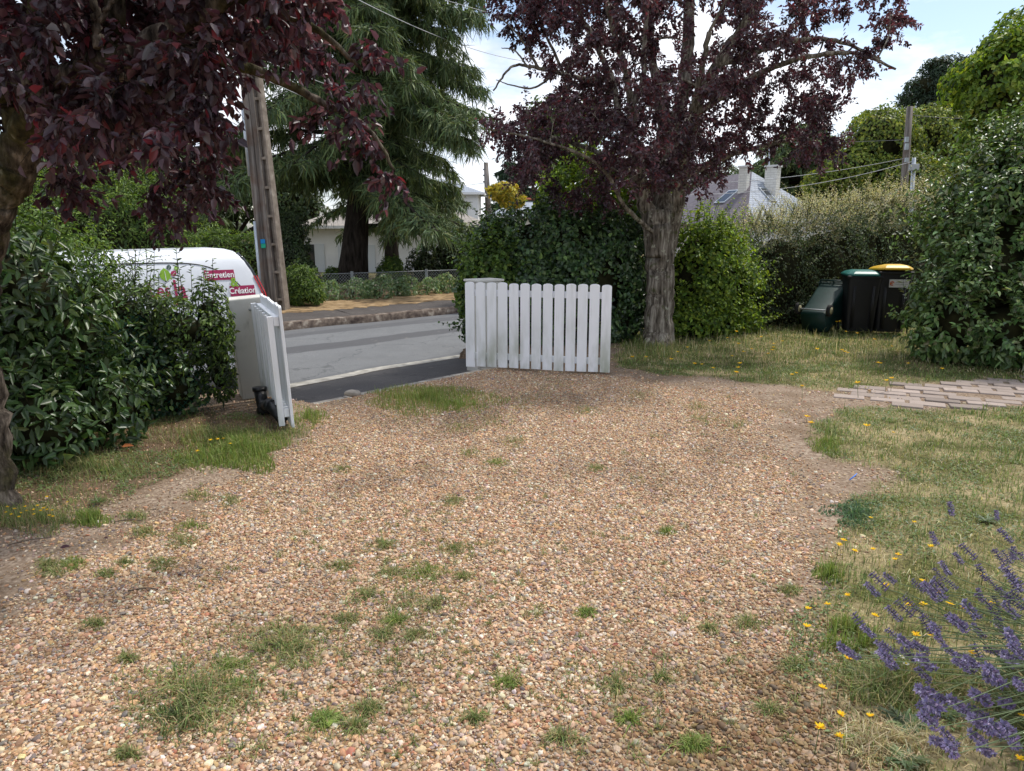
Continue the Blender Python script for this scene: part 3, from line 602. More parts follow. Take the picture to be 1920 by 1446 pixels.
g = Geo(); tube(g, [onside(x, .62, .006) for x in np.linspace(.1, 3.9, 20)], .03, 6); mk('side_strip', g, M['black_plastic'], body, True)
g = Geo(); P_ = [(rear(h)-.006, -.18-.0*h, h) for h in np.linspace(1.0, 1.6, 8)]+[(rear(h)-.006, -1.62, h) for h in np.linspace(1.6, 1.0, 8)]
g.add(P_, [list(range(16))]); mk('rear_window', g, M['glass_dark'], van, True)
for hs in ((1.0, 1.58),):
    g = Geo(); tube(g, [(rear(h)+.03, -sidew(h)-.03, h) for h in np.linspace(1.12, 1.66, 10)], .03, 8); mk('window_seal', g, M['glass_dark'], van, True)
for yy in (0, 1):
    g = Geo(); hs = np.linspace(.98, 1.40, 10)
    for q in (0, 1):
        pass
    P1 = [((rear(h)+.05), (-sidew(h)+.008 if not yy else -1.8+sidew(h)-.008), h) for h in hs]; P2 = [((rear(h)-.012), (-sidew(h)-.02 if not yy else -1.78+sidew(h)), h) for h in hs]; P3 = [((rear(h)+.01), (-sidew(h)-.15 if not yy else -1.65+sidew(h)), h) for h in hs]
    V = np.array([P1, P2, P3]); g.add(V.reshape(-1, 3), [[a*10+b, a*10+b+1, (a+1)*10+b+1, (a+1)*10+b] for a in range(2) for b in range(9)]); mk('tail_light', g, M['red_lens'], van, True)
g = Geo(); prof = [(.02, .24), (-.09, .27), (-.10, .58), (.0, .62)]
V = []
for (x, h) in prof: V += [(x+.42, .012, h), (x+.08, .012, h), (x, -.05, h), (x, -1.75, h), (x+.08, -1.812, h)]
g.add(V, [[a*5+b, a*5+b+1, (a+1)*5+b+1, (a+1)*5+b] for a in range(3) for b in range(4)]); mk('bumper', g, M['black_plastic'], van, True)
for (wx, wy) in ((.78, -.13), (.78, -1.67), (3.35, -.13), (3.35, -1.67)):
    g = Geo(); tube(g, [(wx, wy-.1, .31), (wx, wy-.08, .31), (wx, wy+.08, .31), (wx, wy+.1, .31)], [.27, .31, .31, .27], 28); wh = mk('wheel', g, M['rubber'], van, True)
    g = Geo(); tube(g, [(wx, wy-.105, .31), (wx, wy+.106, .31)], .19, 20); mk('rim', g, M['wheel_grey'], wh, True)
    if wy > -1:
        g = Geo(); th = np.linspace(0, math.pi, 14); V = [(wx+.37*math.cos(a), .012, .31+.37*math.sin(a)) for a in th]+[(wx+.30*math.cos(a), .012, .31+.30*math.sin(a)) for a in th]
        g.add(V, [[a, a+1, 14+a+1, 14+a] for a in range(13)]); mk('wheel_arch', g, M['black_plastic'], van, True)
g = Geo(); V = [onside(x, h, .006) for x, h in [(2.95, 1.0), (3.4, .98), (3.1, 1.40), (2.95, 1.42)]]; g.add(V, [[0, 1, 2, 3]]); mk('front_window', g, M['glass_dark'], van, True)
# decals on the near side; u runs to the viewer's right (towards the rear)
def decal_poly(name, x, h, pts, mat, o=.007, s=1, rot=0):
    c_, s_ = math.cos(rot), math.sin(rot); g = Geo(); V = []
    for a, b_ in pts:
        a, b_ = (a*c_-b_*s_)*s, (a*s_+b_*c_)*s; V.append(onside(x-a, h+b_, o))
    g.add(V, [list(range(len(V)))]); return mk(name, g, mat, body, True, False)
LEAF = [(0, 0), (.34, .25), (.42, .55), (.28, .82), (0, 1.05), (-.28, .82), (-.42, .55), (-.34, .25)]
def text(name, s, x, h, size, mat, rot=0, o=.010, sx=1, bold=.0):
    cu = bpy.data.curves.new(name, 'FONT'); cu.body = s; cu.size = size; cu.align_x = 'CENTER'; cu.align_y = 'CENTER'; cu.resolution_u = 3; cu.offset = bold
    ob = bpy.data.objects.new(name+'_src', cu); dg = bpy.context.evaluated_depsgraph_get(); link(ob); dg.update(); me = bpy.data.meshes.new_from_object(ob.evaluated_get(dg)); bpy.data.objects.remove(ob)
    me.name = name; c_, s_ = math.cos(rot), math.sin(rot)
    for v in me.vertices:
        a, b_ = v.co.x*sx, v.co.y; a, b_ = a*c_-b_*s_, a*s_+b_*c_; v.co = onside(x-a, h+b_, o)
    me.materials.clear(); me.materials.append(mat); ob = link(bpy.data.objects.new(name, me)); ob.parent = body; return ob
def vpos(u, v):          # measure van-side coordinates of a pixel
    a, yy, dz = ray(u, v); nrm_ = Vector((-vdir[1], vdir[0], 0)).normalized(); f_ = Vector((vdir[0], vdir[1], 0)).normalized()
    nn = Vector((f_.y*-1, f_.x, 0)); o_ = Vector((vl.x, vl.y, -.29))-nn*.05; d = Vector((a, yy, dz)); c0 = Vector((0, 0, CZ)); s = (o_-c0).dot(nn)/d.dot(nn); q = c0+d*s-Vector((vl.x, vl.y, -.29)); return q.dot(f_), q.z
def rect(w_, h_): return [(-w_/2, -h_/2), (w_/2, -h_/2), (w_/2, h_/2), (-w_/2, h_/2)]
x, h = vpos(455, 545); x1, h1 = vpos(478, 541); x0_, h0_ = vpos(432, 549); bw = abs(x1-x0_); bh = abs(vpos(455, 536)[1]-vpos(455, 555)[1])
decal_poly('red_panel', x, h, rect(bw, bh), M['decal_red']); text('lettering', 'Création', x, h, bh*.82, M['decal_white'], 0, .012, .95, .002)
x, h = vpos(415, 516); decal_poly('red_panel', x, h, rect(bw*1.15, bh*.95), M['decal_red']); text('lettering', 'Entretien', x, h, bh*.8, M['decal_white'], 0, .012, .95, .002)
x, h = vpos(440, 530); text('ampersand', '&', x, h, bh*1.2, M['decal_green'], 0, .014, 1, .004)
ls = abs(vpos(313, 505)[1]-vpos(313, 530)[1])
for nm, (u, v, s_, rt, mt) in zip(['leaf_emblem']*4, [(314, 529, 1, 0, 'decal_green'), (320, 507, .42, -.35, 'decal_dark'), (325, 518, .50, -.75, 'decal_red'), (331, 506, .38, -1.1, 'decal_green')]):
    x, h = vpos(u, v); decal_poly(nm, x, h, LEAF, M[mt], .008, ls*s_, rt); decal_poly('leaf_vein', x, h, [(-.02, .1), (.03, .1), (.02, .8), (-.01, .8)], M['decal_white'], .011, ls*s_, rt)
x, h = vpos(300, 546); text('lettering', 'Les', x, h, .22, M['decal_red'], 0, .009, .8, .002)
x, h = vpos(338, 545); text('lettering', 'Ja', x, h+.0, .30, M['decal_red'], 0, .009, .7, .006)
# ---- wooden twin pole + concrete pole
def lean(u0, v0, u1, v1, y, z0):      # a straight leaning axis: bottom pixel, direction pixel
    p0 = W(u0, v0, y); p0.z = z0; p1 = W(u1, v1, y); return p0, p1
yP = 16.6
t = thing('utility_pole', tuple(W(520, 590, yP)[:2])+(-.15,), 'twin weathered wooden poles with a white cable conduit at the roadside', 'utility pole')
for (ub, ut, r0) in ((504, 462, .105), (519, 475, .10)):
    pb, pt_ = W(ub, 590, yP), W(ut, 190, yP); pb.z = max(-.15, pb.z-.1); d = pt_-pb; g = Geo(); tube(g, [pb+d*q for q in np.linspace(-.02, 1.5 if ub < 510 else 1.62, 14)], np.linspace(r0, r0*.72, 14), 16); mk('wooden_pole', g, M['pole'], t)
pb, pt_ = W(489, 545, yP-.2), W(477, 415, yP-.2); d = pt_-pb; g = Geo(); tube(g, [pb-d*.4, pt_], .03, 10); mk('conduit', g, M['metal_grey'], t)
pb, pt_ = W(467, 330, yP-.2), W(453, 190, yP-.2); g = Geo(); tube(g, [pb, pt_], .028, 10); mk('conduit', g, M['metal_grey'], t)
for (v_, mt) in ((453, (.02, .25, .6)), (461, (.03, .40, .25))):
    q = W(493+(v_-453)*.11, v_, yP-.12); g = Geo(); box(g, q.x-.05, q.x+.05, q.y-.012, q.y, q.z-.05, q.z+.05, mt); mk('marker_tag', g, M['vcol'], t, False, False)
t = thing('concrete_pole', tuple(W(533, 592, yP)[:2])+(-.15,), 'brown concrete ladder-section pole beside the twin wooden poles', 'pole')
pb, pt_ = W(532, 592, yP+.0), W(486, 190, yP+.0); zax = (pt_-pb); Hc = zax.length; zax.normalize(); xax = Vector((1, -.25, 0)); xax = (xax-zax*xax.dot(zax)).normalized(); yax = zax.cross(xax)
Mx = Matrix(((xax.x, yax.x, zax.x, pb.x), (xax.y, yax.y, zax.y, pb.y), (xax.z, yax.z, zax.z, pb.z), (0, 0, 0, 1)))
HT = Hc*1.5; g = Geo()
for s_ in (-1, 1):
    v = [(s_*.095-.03, -.11, -.1), (s_*.095+.03, -.11, -.1), (s_*.095+.03, .11, -.1), (s_*.095-.03, .11, -.1), (s_*.07-.025, -.09, HT), (s_*.07+.025, -.09, HT), (s_*.07+.025, .09, HT), (s_*.07-.025, .09, HT)]
    g.add([(Mx@Vector(q))[:] for q in v], [[0, 1, 5, 4], [1, 2, 6, 5], [2, 3, 7, 6], [3, 0, 4, 7], [4, 5, 6, 7]])
mk('flange', g, M['concrete'], t, False, False, .01); g = Geo()
box(g, -.065, .065, .0, .05, -.1, HT, None, Mx); mk('web', g, M['concrete'], t, False, False)
for q in np.arange(.35, HT, .62):
    g = Geo(); box(g, -.066, .066, -.085, -.002, q, q+.06, None, Mx); mk('step', g, M['concrete'], t, False, False, .006)
# ---- far poles
def pole(name, u0, v0, u1, v1, y, r0, mat, label, z0=None):
    pb, pt_ = W(u0, v0, y), W(u1, v1, y); d = pt_-pb; k = (pb.z+.5)/d.z if d.z else 0
    t = thing(name, tuple(pb-d*k), label, 'pole'); g = Geo(); tube(g, [pb-d*k, pb, pt_], [r0*1.15, r0, r0*.75], 12); mk('shaft', g, mat, t); return t, pb, pt_
t, pb, pt_ = pole('utility_pole', 914, 362, 911, 305, 52, .20, M['pole'], 'slim brown pole rising behind the cedar against the white sky')
for v in (318, 329, 341):
    q = W(909, v, 52); g = Geo(); tube(g, [q, q+Vector((-.12, 0, 0))], .05, 8); mk('insulator', g, M['black_plastic'], t)
t, pb, pt_ = pole('utility_pole', 1694, 365, 1706, 200, 30, .15, M['pole'], 'weathered pole before the yellow-green trees on the right')
for v, s_ in ((262, .05), (275, .06), (300, .04)):
    q = W(1700, v, 29.8); g = Geo(); box(g, q.x-.06, q.x+.06, q.y-.05, q.y+.05, q.z-s_*2, q.z+s_*2); mk('junction_box', g, M['metal_grey'], t, False, False)
t, pb, pt_ = pole('lamp_post', 1709, 385, 1714, 296, 22, .07, M['metal_grey'], 'grey metal post with a small box, right of the weathered pole')
q = W(1713.5, 314, 21.9); g = Geo(); box(g, q.x-.11, q.x+.11, q.y-.1, q.y+.1, q.z-.09, q.z+.09); mk('control_box', g, M['galv'], t, False, False, .01)
# ---- power lines
def wire(pts, r_, label, mat='wire'):
    t = Geo(); P = []
    a, b_ = pts
    for q in np.linspace(0, 1, 40): p_ = a*(1-q)+b_*q; p_ = p_.copy(); p_.z -= pts_sag*4*q*(1-q); P.append(p_)
    tube(t, P, r_, 5, cap=False); o = mk('power_line', t, M[mat]); tag(o, label, 'power line')
pts_sag = .5
wire([W(560, -60, 16.6), W(1040, 118, 34)], .011, 'thickest overhead cable crossing in front of the cedar top', 'wire_light')
wire([W(700, -40, 16.6), W(1500, 150, 60)], .007, 'thin overhead cable at the very top beside the cedar tip', 'wire_light')
wire([W(475, 105, 16.6), W(1000, 245, 40)], .008, 'upper of two cables running from the wooden poles past the cedar', 'wire_light')
wire([W(475, 140, 16.6), W(1000, 305, 40)], .008, 'lower of two cables running from the wooden poles past the cedar', 'wire_light')
pts_sag = .25
wire([W(500, 370, 50), W(911, 343, 52)], .014, 'horizontal cable meeting the slim brown pole from the left')
wire([W(1706, 215, 30), W(2000, 203, 30)], .009, 'cable from the top of the right weathered pole to the right edge')
wire([W(1200, 250, 40), W(1703, 262, 30)], .009, 'cable reaching the right weathered pole from behind the plum crown')
wire([W(1200, 348, 26), W(1701, 296, 30)], .009, 'cable above the slate roof rising to the weathered pole', 'wire_light')
pts_sag = .35
wire([W(1200, 362, 22), W(1714, 302, 22)], .008, 'low cable over the slate roof rising to the grey metal post', 'wire_light')
# ---- chain-link fences
def chain(g, a, b_, z0, z1, cell, r_, sides=3):
    a, b_ = Vector(a), Vector(b_); L_ = (b_-a).length; d = (b_-a)/L_; H_ = z1-z0; k = int((L_+H_)/cell)
    for i in range(k):
        s = i*cell
        for dr in (1, -1):
            if dr == 1: t0, h0_, t1, h1_ = s-H_, 0, s, H_
            else: t0, h0_, t1, h1_ = s, 0, s-H_, H_
            lo, hi = (min(t0, t1), max(t0, t1)); p, q = (t0, h0_), (t1, h1_)
            def at(x): return p[1]+(q[1]-p[1])*(x-p[0])/(q[0]-p[0])
            xl, xh = max(lo, 0), min(hi, L_)
            if xh <= xl: continue
            tube(g, [a+d*xl+Vector((0, 0, z0+at(xl))), a+d*xh+Vector((0, 0, z0+at(xh)))], r_, sides, cap=False)
fa, fb = far_[0]*0, 0
yF = 20.5
A_ = W(520, 552, 18.7); B_ = W(985, 545, 23.3); A_.z = B_.z = 0; zt = W(660, 512, 20).z
t = thing('wire_fence', (A_.x, A_.y, -.05), 'grey chain-link fence behind the row of rose bushes', 'fence'); g = Geo(); chain(g, A_, B_, -.05, zt, .085, .0045); mk('mesh', g, M['galv'], t)
nd = (B_-A_)
for u in (572, 652, 798, 905):
    f_ = (u-520)/(985-520)*1.0; q = A_+nd*min(1, f_*.92); g = Geo(); box(g, q.x-.035, q.x+.035, q.y-.07, q.y-.01, -.05, zt+.05); mk('post', g, M['galv'], t, False, False, .004)
g = Geo(); tube(g, [A_+Vector((0, 0, zt)), B_+Vector((0, 0, zt))], .008, 6); mk('top_wire', g, M['galv'], t)
HA = np.array([-3.05, 6.80]); HB = HA-GD*6.2*1.0; hd = np.array([-.76, -.65]); HB = HA+hd*4.6
t = thing('wire_fence', (HA[0], HA[1], 0), 'green chain-link fence showing through the ivy of the left hedge', 'fence'); off = np.array([.33, -.38])*.86
g = Geo(); chain(g, (*(HA+off), 0), (*(HB+off), 0), .02, .93, .055, .0022); mk('mesh', g, M['fence_green'], t)
for q in (.62, 1):
    pp = HA+off+(HB-HA)*q; g = Geo(); tube(g, [(pp[0], pp[1], -.1), (pp[0], pp[1], .9)], .018, 8); mk('post', g, M['fence_green'], t)
# ---- wheelie bins (local: x right, y away, z up)
def bin_(loc, rz, label, bodym, lidm, w_=.54, d_=.60, H=.98, sticker=False, rot=None, lidlift=0):
    t = thing('wheelie_bin', loc, label, 'wheelie bin', None, rz)
    if rot: t.rotation_euler = rot
    g = Geo(); wb, db = w_*.80, d_*.66; rows = []
    for z, f in ((.06, 0), (.07, .03), (.25, .2), (.55, .55), (.86, .95), (H-.08, 1.0)):
        a, bb = wb+(w_*.95-wb)*f, db+(d_*.95-db)*f; r_ = .05; ring = []
        for cx, cy, a0 in ((1, 1, 0), (-1, 1, 90), (-1, -1, 180), (1, -1, 270)):
            for q in (0, 30, 60, 90): an = R(a0+q); ring.append((cx*(a/2-r_)+r_*math.cos(an), cy*(bb/2-r_)+r_*math.sin(an)+(f-1)*.02, z))
        rows.append(ring)
    V = np.array(rows); m, k = V.shape[:2]; i, j = np.meshgrid(np.arange(m-1), np.arange(k), indexing='ij'); j2 = (j+1) % k
    g.add(V.reshape(-1, 3), np.stack([i*k+j, i*k+j2, (i+1)*k+j2, (i+1)*k+j], -1).reshape(-1, 4)); g.f.append(np.arange(k)[::-1]); g.sz.append(np.array([k]))
    for x in (-w_*.27, w_*.27): box(g, x-.02, x+.02, -d_*.46, -d_*.40, .12, H-.12)
    bd = mk('body', g, bodym, t, True, True, 0)
    g = Geo(); box(g, -w_/2, w_/2, -d_/2, d_/2, H-.085, H-.045); mk('rim', g, bodym, bd, True, False, .012)
    g = Geo(); rows = []
    for z, s_, sh in ((0, 1.03, 0), (.02, 1.03, 0), (.035, .98, 0), (.065, .80, 0), (.085, .5, .03)):
        rows.append([(x*w_/2*s_, y*d_/2*s_+sh, H-.045+z+lidlift*(.5-y*.5)) for x, y in ((1, 1), (.6, 1.0), (-.6, 1.0), (-1, 1), (-1, -.6), (-.7, -1), (.7, -1), (1, -.6))])
    V = np.array(rows); m, k = V.shape[:2]; i, j = np.meshgrid(np.arange(m-1), np.arange(k), indexing='ij'); j2 = (j+1) % k
    g.add(V.reshape(-1, 3), np.stack([i*k+j, i*k+j2, (i+1)*k+j2, (i+1)*k+j], -1).reshape(-1, 4)); g.f.append(np.arange(k)+(m-1)*k); g.sz.append(np.array([k])); mk('lid', g, lidm, t, True, False, .006)
    g = Geo(); tube(g, [(-w_*.42, d_/2+.05, H-.07), (w_*.42, d_/2+.05, H-.07)], .016, 8)
    for x in (-w_*.42, 0, w_*.42): tube(g, [(x, d_/2-.02, H-.07), (x, d_/2+.05, H-.07)], .014, 8)
    mk('handle', g, bodym, t, True)
    g = Geo(); tube(g, [(-w_*.5, d_*.36, .11), (w_*.5, d_*.36, .11)], .014, 8); mk('axle', g, M['galv'], t, True)
    for s_ in (-1, 1):
        g = Geo(); x = s_*w_*.5; tube(g, [(x-.03, d_*.36, .11), (x-.022, d_*.36, .11), (x+.022, d_*.36, .11), (x+.03, d_*.36, .11)], [.09, .105, .105, .09], 20); wh = mk('wheel', g, M['rubber'], t, True)
        g = Geo(); tube(g, [(x-.034, d_*.36, .11), (x+.034, d_*.36, .11)], .062, 16); mk('hub', g, M['hub_cream'] if rot else M['rubber'], wh, True)
    if sticker:
        g = Geo(); box(g, -.10, .19, -d_*.5+.004, -d_*.5+.018, H-.29, H-.165); st = mk('sticker', g, M['sticker'], t, True, False)
        g = Geo(); a = np.linspace(0, 2*math.pi, 14)[:-1]; tube(g, [(-.06+.028*math.cos(q), -d_*.5-.001, H-.228+.028*math.sin(q)) for q in np.linspace(.3, 5.4, 12)], .007, 4, (.5, .10, .02)); box(g, -.08, -.045, -d_*.5-.001, -d_*.5+.003, H-.235, H-.222, (.5, .14, .03)); mk('emblem', g, M['vcol'], st, True)
        g = Geo()
        for q in range(2): box(g, -.01, .17, -d_*.5+.002, -d_*.5+.0035, H-.215-q*.028, H-.21-q*.028, (.22, .22, .22))
        mk('printed_lines', g, M['vcol'], st, True, False)
    return t
pA = G(1615, 628); pB = G(1672, 632); pC = G(1545, 628)
bin_((pA.x-.0, pA.y+.18, 0), R(-14), 'dark wheelie bin with a flat teal lid, left of the yellow-lidded one', M['bin_body'], M['lid_green'], .52, .58, 1.0)
bin_((pB.x+.07, pB.y+.36, 0), R(-10), 'dark wheelie bin with a yellow lid and a white sticker', M['bin_body'], M['lid_yellow'], .52, .58, 1.07, True, None, .03)
# green bin lying on its lid side, wheels towards the viewer
tb = bin_((pC.x, pC.y+.10, .30), 0, 'dark green wheelie bin tipped over against the upright bins, wheels facing out', M['bin_green'], M['bin_green'], .56, .58, 1.05, False, (R(122), 0, R(14)))
tb.location = (pC.x+.02, pC.y+.62, .62); tb.rotation_euler = (R(0), 0, 0)
az_, el_ = R(46), R(24); zl = Vector((math.sin(az_)*math.cos(el_), math.cos(az_)*math.cos(el_), math.sin(el_))); yl = Vector((-math.sin(az_)*math.sin(el_), -math.cos(az_)*math.sin(el_), math.cos(el_))); xl = yl.cross(zl)
tb.rotation_euler = Matrix(((xl.x, yl.x, zl.x), (xl.y, yl.y, zl.y), (xl.z, yl.z, zl.z))).to_euler(); tb.location = (pC.x-.16, pC.y+.12, .18); tb.scale = (.93, .93, .93)
# ---- houses
def uvm(o):      # planar uv in metres from local face axes, for tile patterns
    me = o.data; uv = me.uv_layers.new(name='uv')
    for p in me.polygons:
        n_ = p.normal; t1 = Vector((0, 0, 1)).cross(n_); t1 = t1.normalized() if t1.length > .01 else Vector((1, 0, 0)); t2 = n_.cross(t1)
        for li in p.loop_indices: c_ = me.vertices[me.loops[li].vertex_index].co; uv.data[li].uv = (c_.dot(t1), c_.dot(t2))
def hip(g, cx, cy, w_, d_, z0, zr, ridge, rz, ov=.4):
    Mx = Matrix.Translation((cx, cy, 0))@Matrix.Rotation(rz, 4, 'Z'); a, b_ = w_/2+ov, d_/2+ov; r2 = ridge/2
    v = [(-a, -b_, z0), (a, -b_, z0), (a, b_, z0), (-a, b_, z0), (-r2, 0, zr), (r2, 0, zr)]
    g.add([(Mx@Vector(q))[:] for q in v], [[0, 1, 5, 4], [2, 3, 4, 5]]); b0 = g.n-6; g.f.append(np.array([1, 2, 5, 3, 0, 4])+b0); g.sz.append(np.array([3, 3])); return Mx
def house(name, cx, cy, w_, d_, zb, z0, zr, ridge, rz, roofm, label, win=(), gutter=True):
    t = thing('house', (cx, cy, zb), label, 'house'); g = Geo(); Mx = Matrix.Translation((cx, cy, 0))@Matrix.Rotation(rz, 4, 'Z'); box(g, -w_/2, w_/2, -d_/2, d_/2, zb, z0, None, Mx); mk('wall', g, M['wall'], t, False, False)
    g = Geo(); hip(g, cx, cy, w_, d_, z0+.02, zr, ridge, rz); ro = mk('roof', g, roofm, t, False, False); uvm(ro)
    if gutter:
        g = Geo(); a, b_ = w_/2+.42, d_/2+.42; box(g, -a, a, -b_-.05, -b_+.05, z0-.12, z0+.015, None, Mx); box(g, -a-.05, -a+.05, -b_, b_, z0-.12, z0+.012, None, Mx); box(g, a-.05, a+.05, -b_, b_, z0-.12, z0+.012, None, Mx); mk('gutter', g, M['wall'], ro, False, False)
    for (x, z, ww, hh) in win:
        g = Geo(); box(g, x-ww/2, x+ww/2, -d_/2-.03, -d_/2+.02, z, z+hh, None, Mx); wn = mk('window', g, M['glass_dark'], t, False, False)
        for s_ in (-1, 1):
            g = Geo(); box(g, x+s_*(ww/2+.24)-.22, x+s_*(ww/2+.24)+.22, -d_/2-.06, -d_/2-.005, z-.02, z+hh+.02, (.55, .58, .60), Mx); mk('shutter', g, M['vcol'], wn, False, False)
        g = Geo(); box(g, x-ww/2-.05, x+ww/2+.05, -d_/2-.12, -d_/2-.005, z-.08, z-.022, None, Mx); mk('sill', g, M['wall'], wn, False, False)
    return t, ro, Mx
yH = 34; e0 = W(538, 424, yH); house('house', e0.x+4.6, yH+4.5, 8.4, 8, -1.2, e0.z, e0.z+1.7, 1.5, R(4), M['tile_beige'], 'low white house with a beige tiled roof behind the cedar', [(-4.2, -.35, .9, 1.5), (-1.8, -1.0, .8, 2.1), (2.6, -.3, 1.2, 1.1)])
e1 = W(950, 398, 42); t, ro, Mx = house('house', W(985, 400, 42).x, 45, 3.6, 5, -1, e1.z-.2, W(990, 374, 42).z, 1.1, 0, M['slate_lit'], 'small slate roofed house seen over the ivy hedge top')
g = Geo(); q = W(985, 373.5, 45); tube(g, [q-Vector((.6, 0, 0)), q+Vector((.6, 0, 0))], .07, 8); mk('ridge_tiles', g, M['roof_red'], ro)
e2 = W(855, 352, 48); house('house', W(815, 352, 48).x, 51, 5.5, 5, -1, e2.z-.3, W(835, 330, 48).z, 1.0, 0, M['slate_lit'], 'dark slate house roof glimpsed right of the cedar behind its lower branches')
e3 = W(50, 412, 40); house('house', e3.x-4, 44, 12, 7, -1, e3.z, e3.z+.9, 6, R(-3), M['tile_beige'], 'pale house roof glimpsed at the far left above the laurel')
# right house: slate hipped roof with two chimneys
yr = 29; ap = W(1410, 322, yr); t = thing('house', (ap.x, yr+2, -.5), 'house with steep slate roof and two white chimneys behind the right hedge', 'house')
eL = W(1255, 418, yr+2); eC = W(1400, 420, yr-3.2); eR = W(1540, 398, yr+1.5); zE = 2.0
def atz(u, y, z): p_ = W(u, 400, y); return Vector((p_.x, y, z))
A1 = atz(1215, yr+1.5, zE); A2 = atz(1402, yr-4.0, zE); A3 = atz(1580, yr+1.0, zE); A4 = atz(1420, yr+6.5, zE); AR = ap; AL = W(1330, 335, yr+3)
g = Geo(); g.add([A1, A2, AR, AL], [[0, 1, 2, 3]]); ro = mk('roof', g, M['slate_shaded'], t, False, False); uvm(ro)
g = Geo(); g.add([A2, A3, AR], [[0, 1, 2]]); rr = mk('roof', g, M['slate_lit'], t, False, False); uvm(rr)
g = Geo(); g.add([A3, A4, AR, AL, A1], [[0, 1, 2]]); g.f.append(np.array([1, 4, 3, 2])); g.sz.append(np.array([4])); rb = mk('roof', g, M['slate_shaded'], t, False, False); uvm(rb)
g = Geo(); cen = (A1+A2+A3+A4)/4; P4 = [cen+(q-cen)*.93 for q in (A1, A2, A3, A4)]; g.add([(q.x, q.y, zE) for q in P4]+[(q.x, q.y, -.5) for q in P4], [[0, 1, 5, 4], [1, 2, 6, 5], [2, 3, 7, 6], [3, 0, 4, 7]]); mk('wall', g, M['wall'], t, False, False)
def chim(u0, u1, vt, vb, y, uc):
    a, b_ = W(u0, vt, y), W(u1, vt, y); zb = W(u0, vb, y).z-.6; c_ = (a.x+b_.x)/2; w_ = (b_.x-a.x)/2/1.25; Mx = Matrix.Translation((c_, y+.4, 0))@Matrix.Rotation(R(-38), 4, 'Z'); g = Geo(); box(g, -w_, w_, -w_, w_, zb, a.z, None, Mx); o = mk('chimney', g, M['chimney_brick'], rr, False, False); uvm(o)
    g = Geo(); box(g, -w_-.04, w_+.04, -w_-.04, w_+.04, a.z, a.z+.07, None, Mx); mk('chimney_cap', g, M['wall'], o, False, False)
    return o
c1 = chim(1393, 1413, 313, 352, yr-1.6, 0); q = W(1402, 306, yr-1.2); g = Geo(); tube(g, [q-Vector((0, 0, .3)), q], .09, 10); mk('chimney_pot', g, M['concrete'], c1)
chim(1443, 1471, 312, 362, yr-.8, 0)
q = W(1440, 364, yr-1.6); g = Geo(); nrmr = (A3-A2).cross(AR-A2).normalized(); nrmr = -nrmr if nrmr.z < 0 else nrmr
def sky_light(u, v, pa, pb_, pc, rf, s_=.26):
    a, yy, dz = ray(u, v); n_ = (pb_-pa).cross(pc-pa).normalized(); n_ = -n_ if n_.z < 0 else n_; c0 = Vector((0, 0, CZ)); d = Vector((a, yy, dz)); q = c0+d*((pa-c0).dot(n_)/d.dot(n_)); t1 = Vector((0, 0, 1)).cross(n_).normalized(); t2 = n_.cross(t1)
    Mx = Matrix(((t1.x, t2.x, n_.x, q.x), (t1.y, t2.y, n_.y, q.y), (t1.z, t2.z, n_.z, q.z), (0, 0, 0, 1)))
    g = Geo(); box(g, -s_, s_, -s_*1.4, s_*1.4, -.05, .05, None, Mx); f_ = mk('skylight', g, M['metal_grey'], rf, False, False); g = Geo(); box(g, -s_*.8, s_*.8, -s_*1.2, s_*1.2, .0, .054, None, Mx); mk('pane', g, M['glass_dark'], f_, False, False)
sky_light(1439, 366, A2, A3, AR, rr); sky_light(1363, 370, A1, A2, AR, ro, .3)
t, pb, pt_ = pole('antenna_mast', 1441, 345, 1444, 225, yr, .03, M['metal_grey'], 'thin aerial mast above the slate roof between the two chimneys'); t.location = t.location
# ================================================================ PLANTS
LG = {'green': [(.055, .095, .02, 3), (.08, .13, .025, 3), (.035, .065, .018, 2), (.13, .19, .035, 1.2)],
      'ivy': [(.028, .055, .022, 4), (.045, .08, .025, 3), (.02, .035, .018, 2), (.09, .14, .045, 1)],
      'lime': [(.17, .24, .03, 3), (.10, .16, .03, 3), (.06, .11, .02, 2), (.24, .34, .05, 1)],
      'dark': [(.022, .036, .016, 4), (.035, .055, .02, 3), (.06, .08, .035, 1)],
      'cotone': [(.032, .050, .022, 3), (.045, .068, .03, 3), (.10, .12, .06, 1.2)],
      'silver': [(.33, .32, .25, 3), (.27, .26, .19, 3), (.12, .14, .07, 1.5), (.38, .37, .30, 1)],
      'camellia': [(.045, .085, .025, 3), (.07, .115, .035, 3), (.03, .05, .02, 2), (.13, .18, .07, 1.3), (.09, .10, .05, 1)],
      'laurel': [(.028, .058, .016, 3), (.045, .082, .024, 3), (.018, .036, .014, 2), (.095, .14, .05, 1)],
      'yellowgreen': [(.16, .20, .03, 3), (.10, .14, .025, 3), (.05, .08, .02, 2), (.27, .29, .06, 1)],
      'maple': [(.09, .15, .02, 3), (.14, .20, .025, 3), (.05, .09, .015, 2.5), (.20, .24, .04, 1)],
      'gold': [(.45, .36, .04, 3), (.32, .28, .05, 2), (.15, .18, .04, 1)],
      'pine': [(.018, .035, .02, 3), (.03, .05, .028, 2)],
      'conifer': [(.042, .064, .030, 3), (.062, .09, .036, 3), (.10, .125, .045, 1.5)],
      'rose': [(.09, .14, .07, 3), (.13, .18, .09, 2), (.25, .27, .20, .8)],
      'plum': [(.044, .027, .034, 4), (.066, .036, .044, 3), (.095, .030, .036, .8), (.10, .080, .088, 1.8)],
      'plumnear': [(.034, .020, .026, 4), (.052, .026, .034, 3), (.10, .020, .026, .6), (.085, .066, .074, 1.4)]}
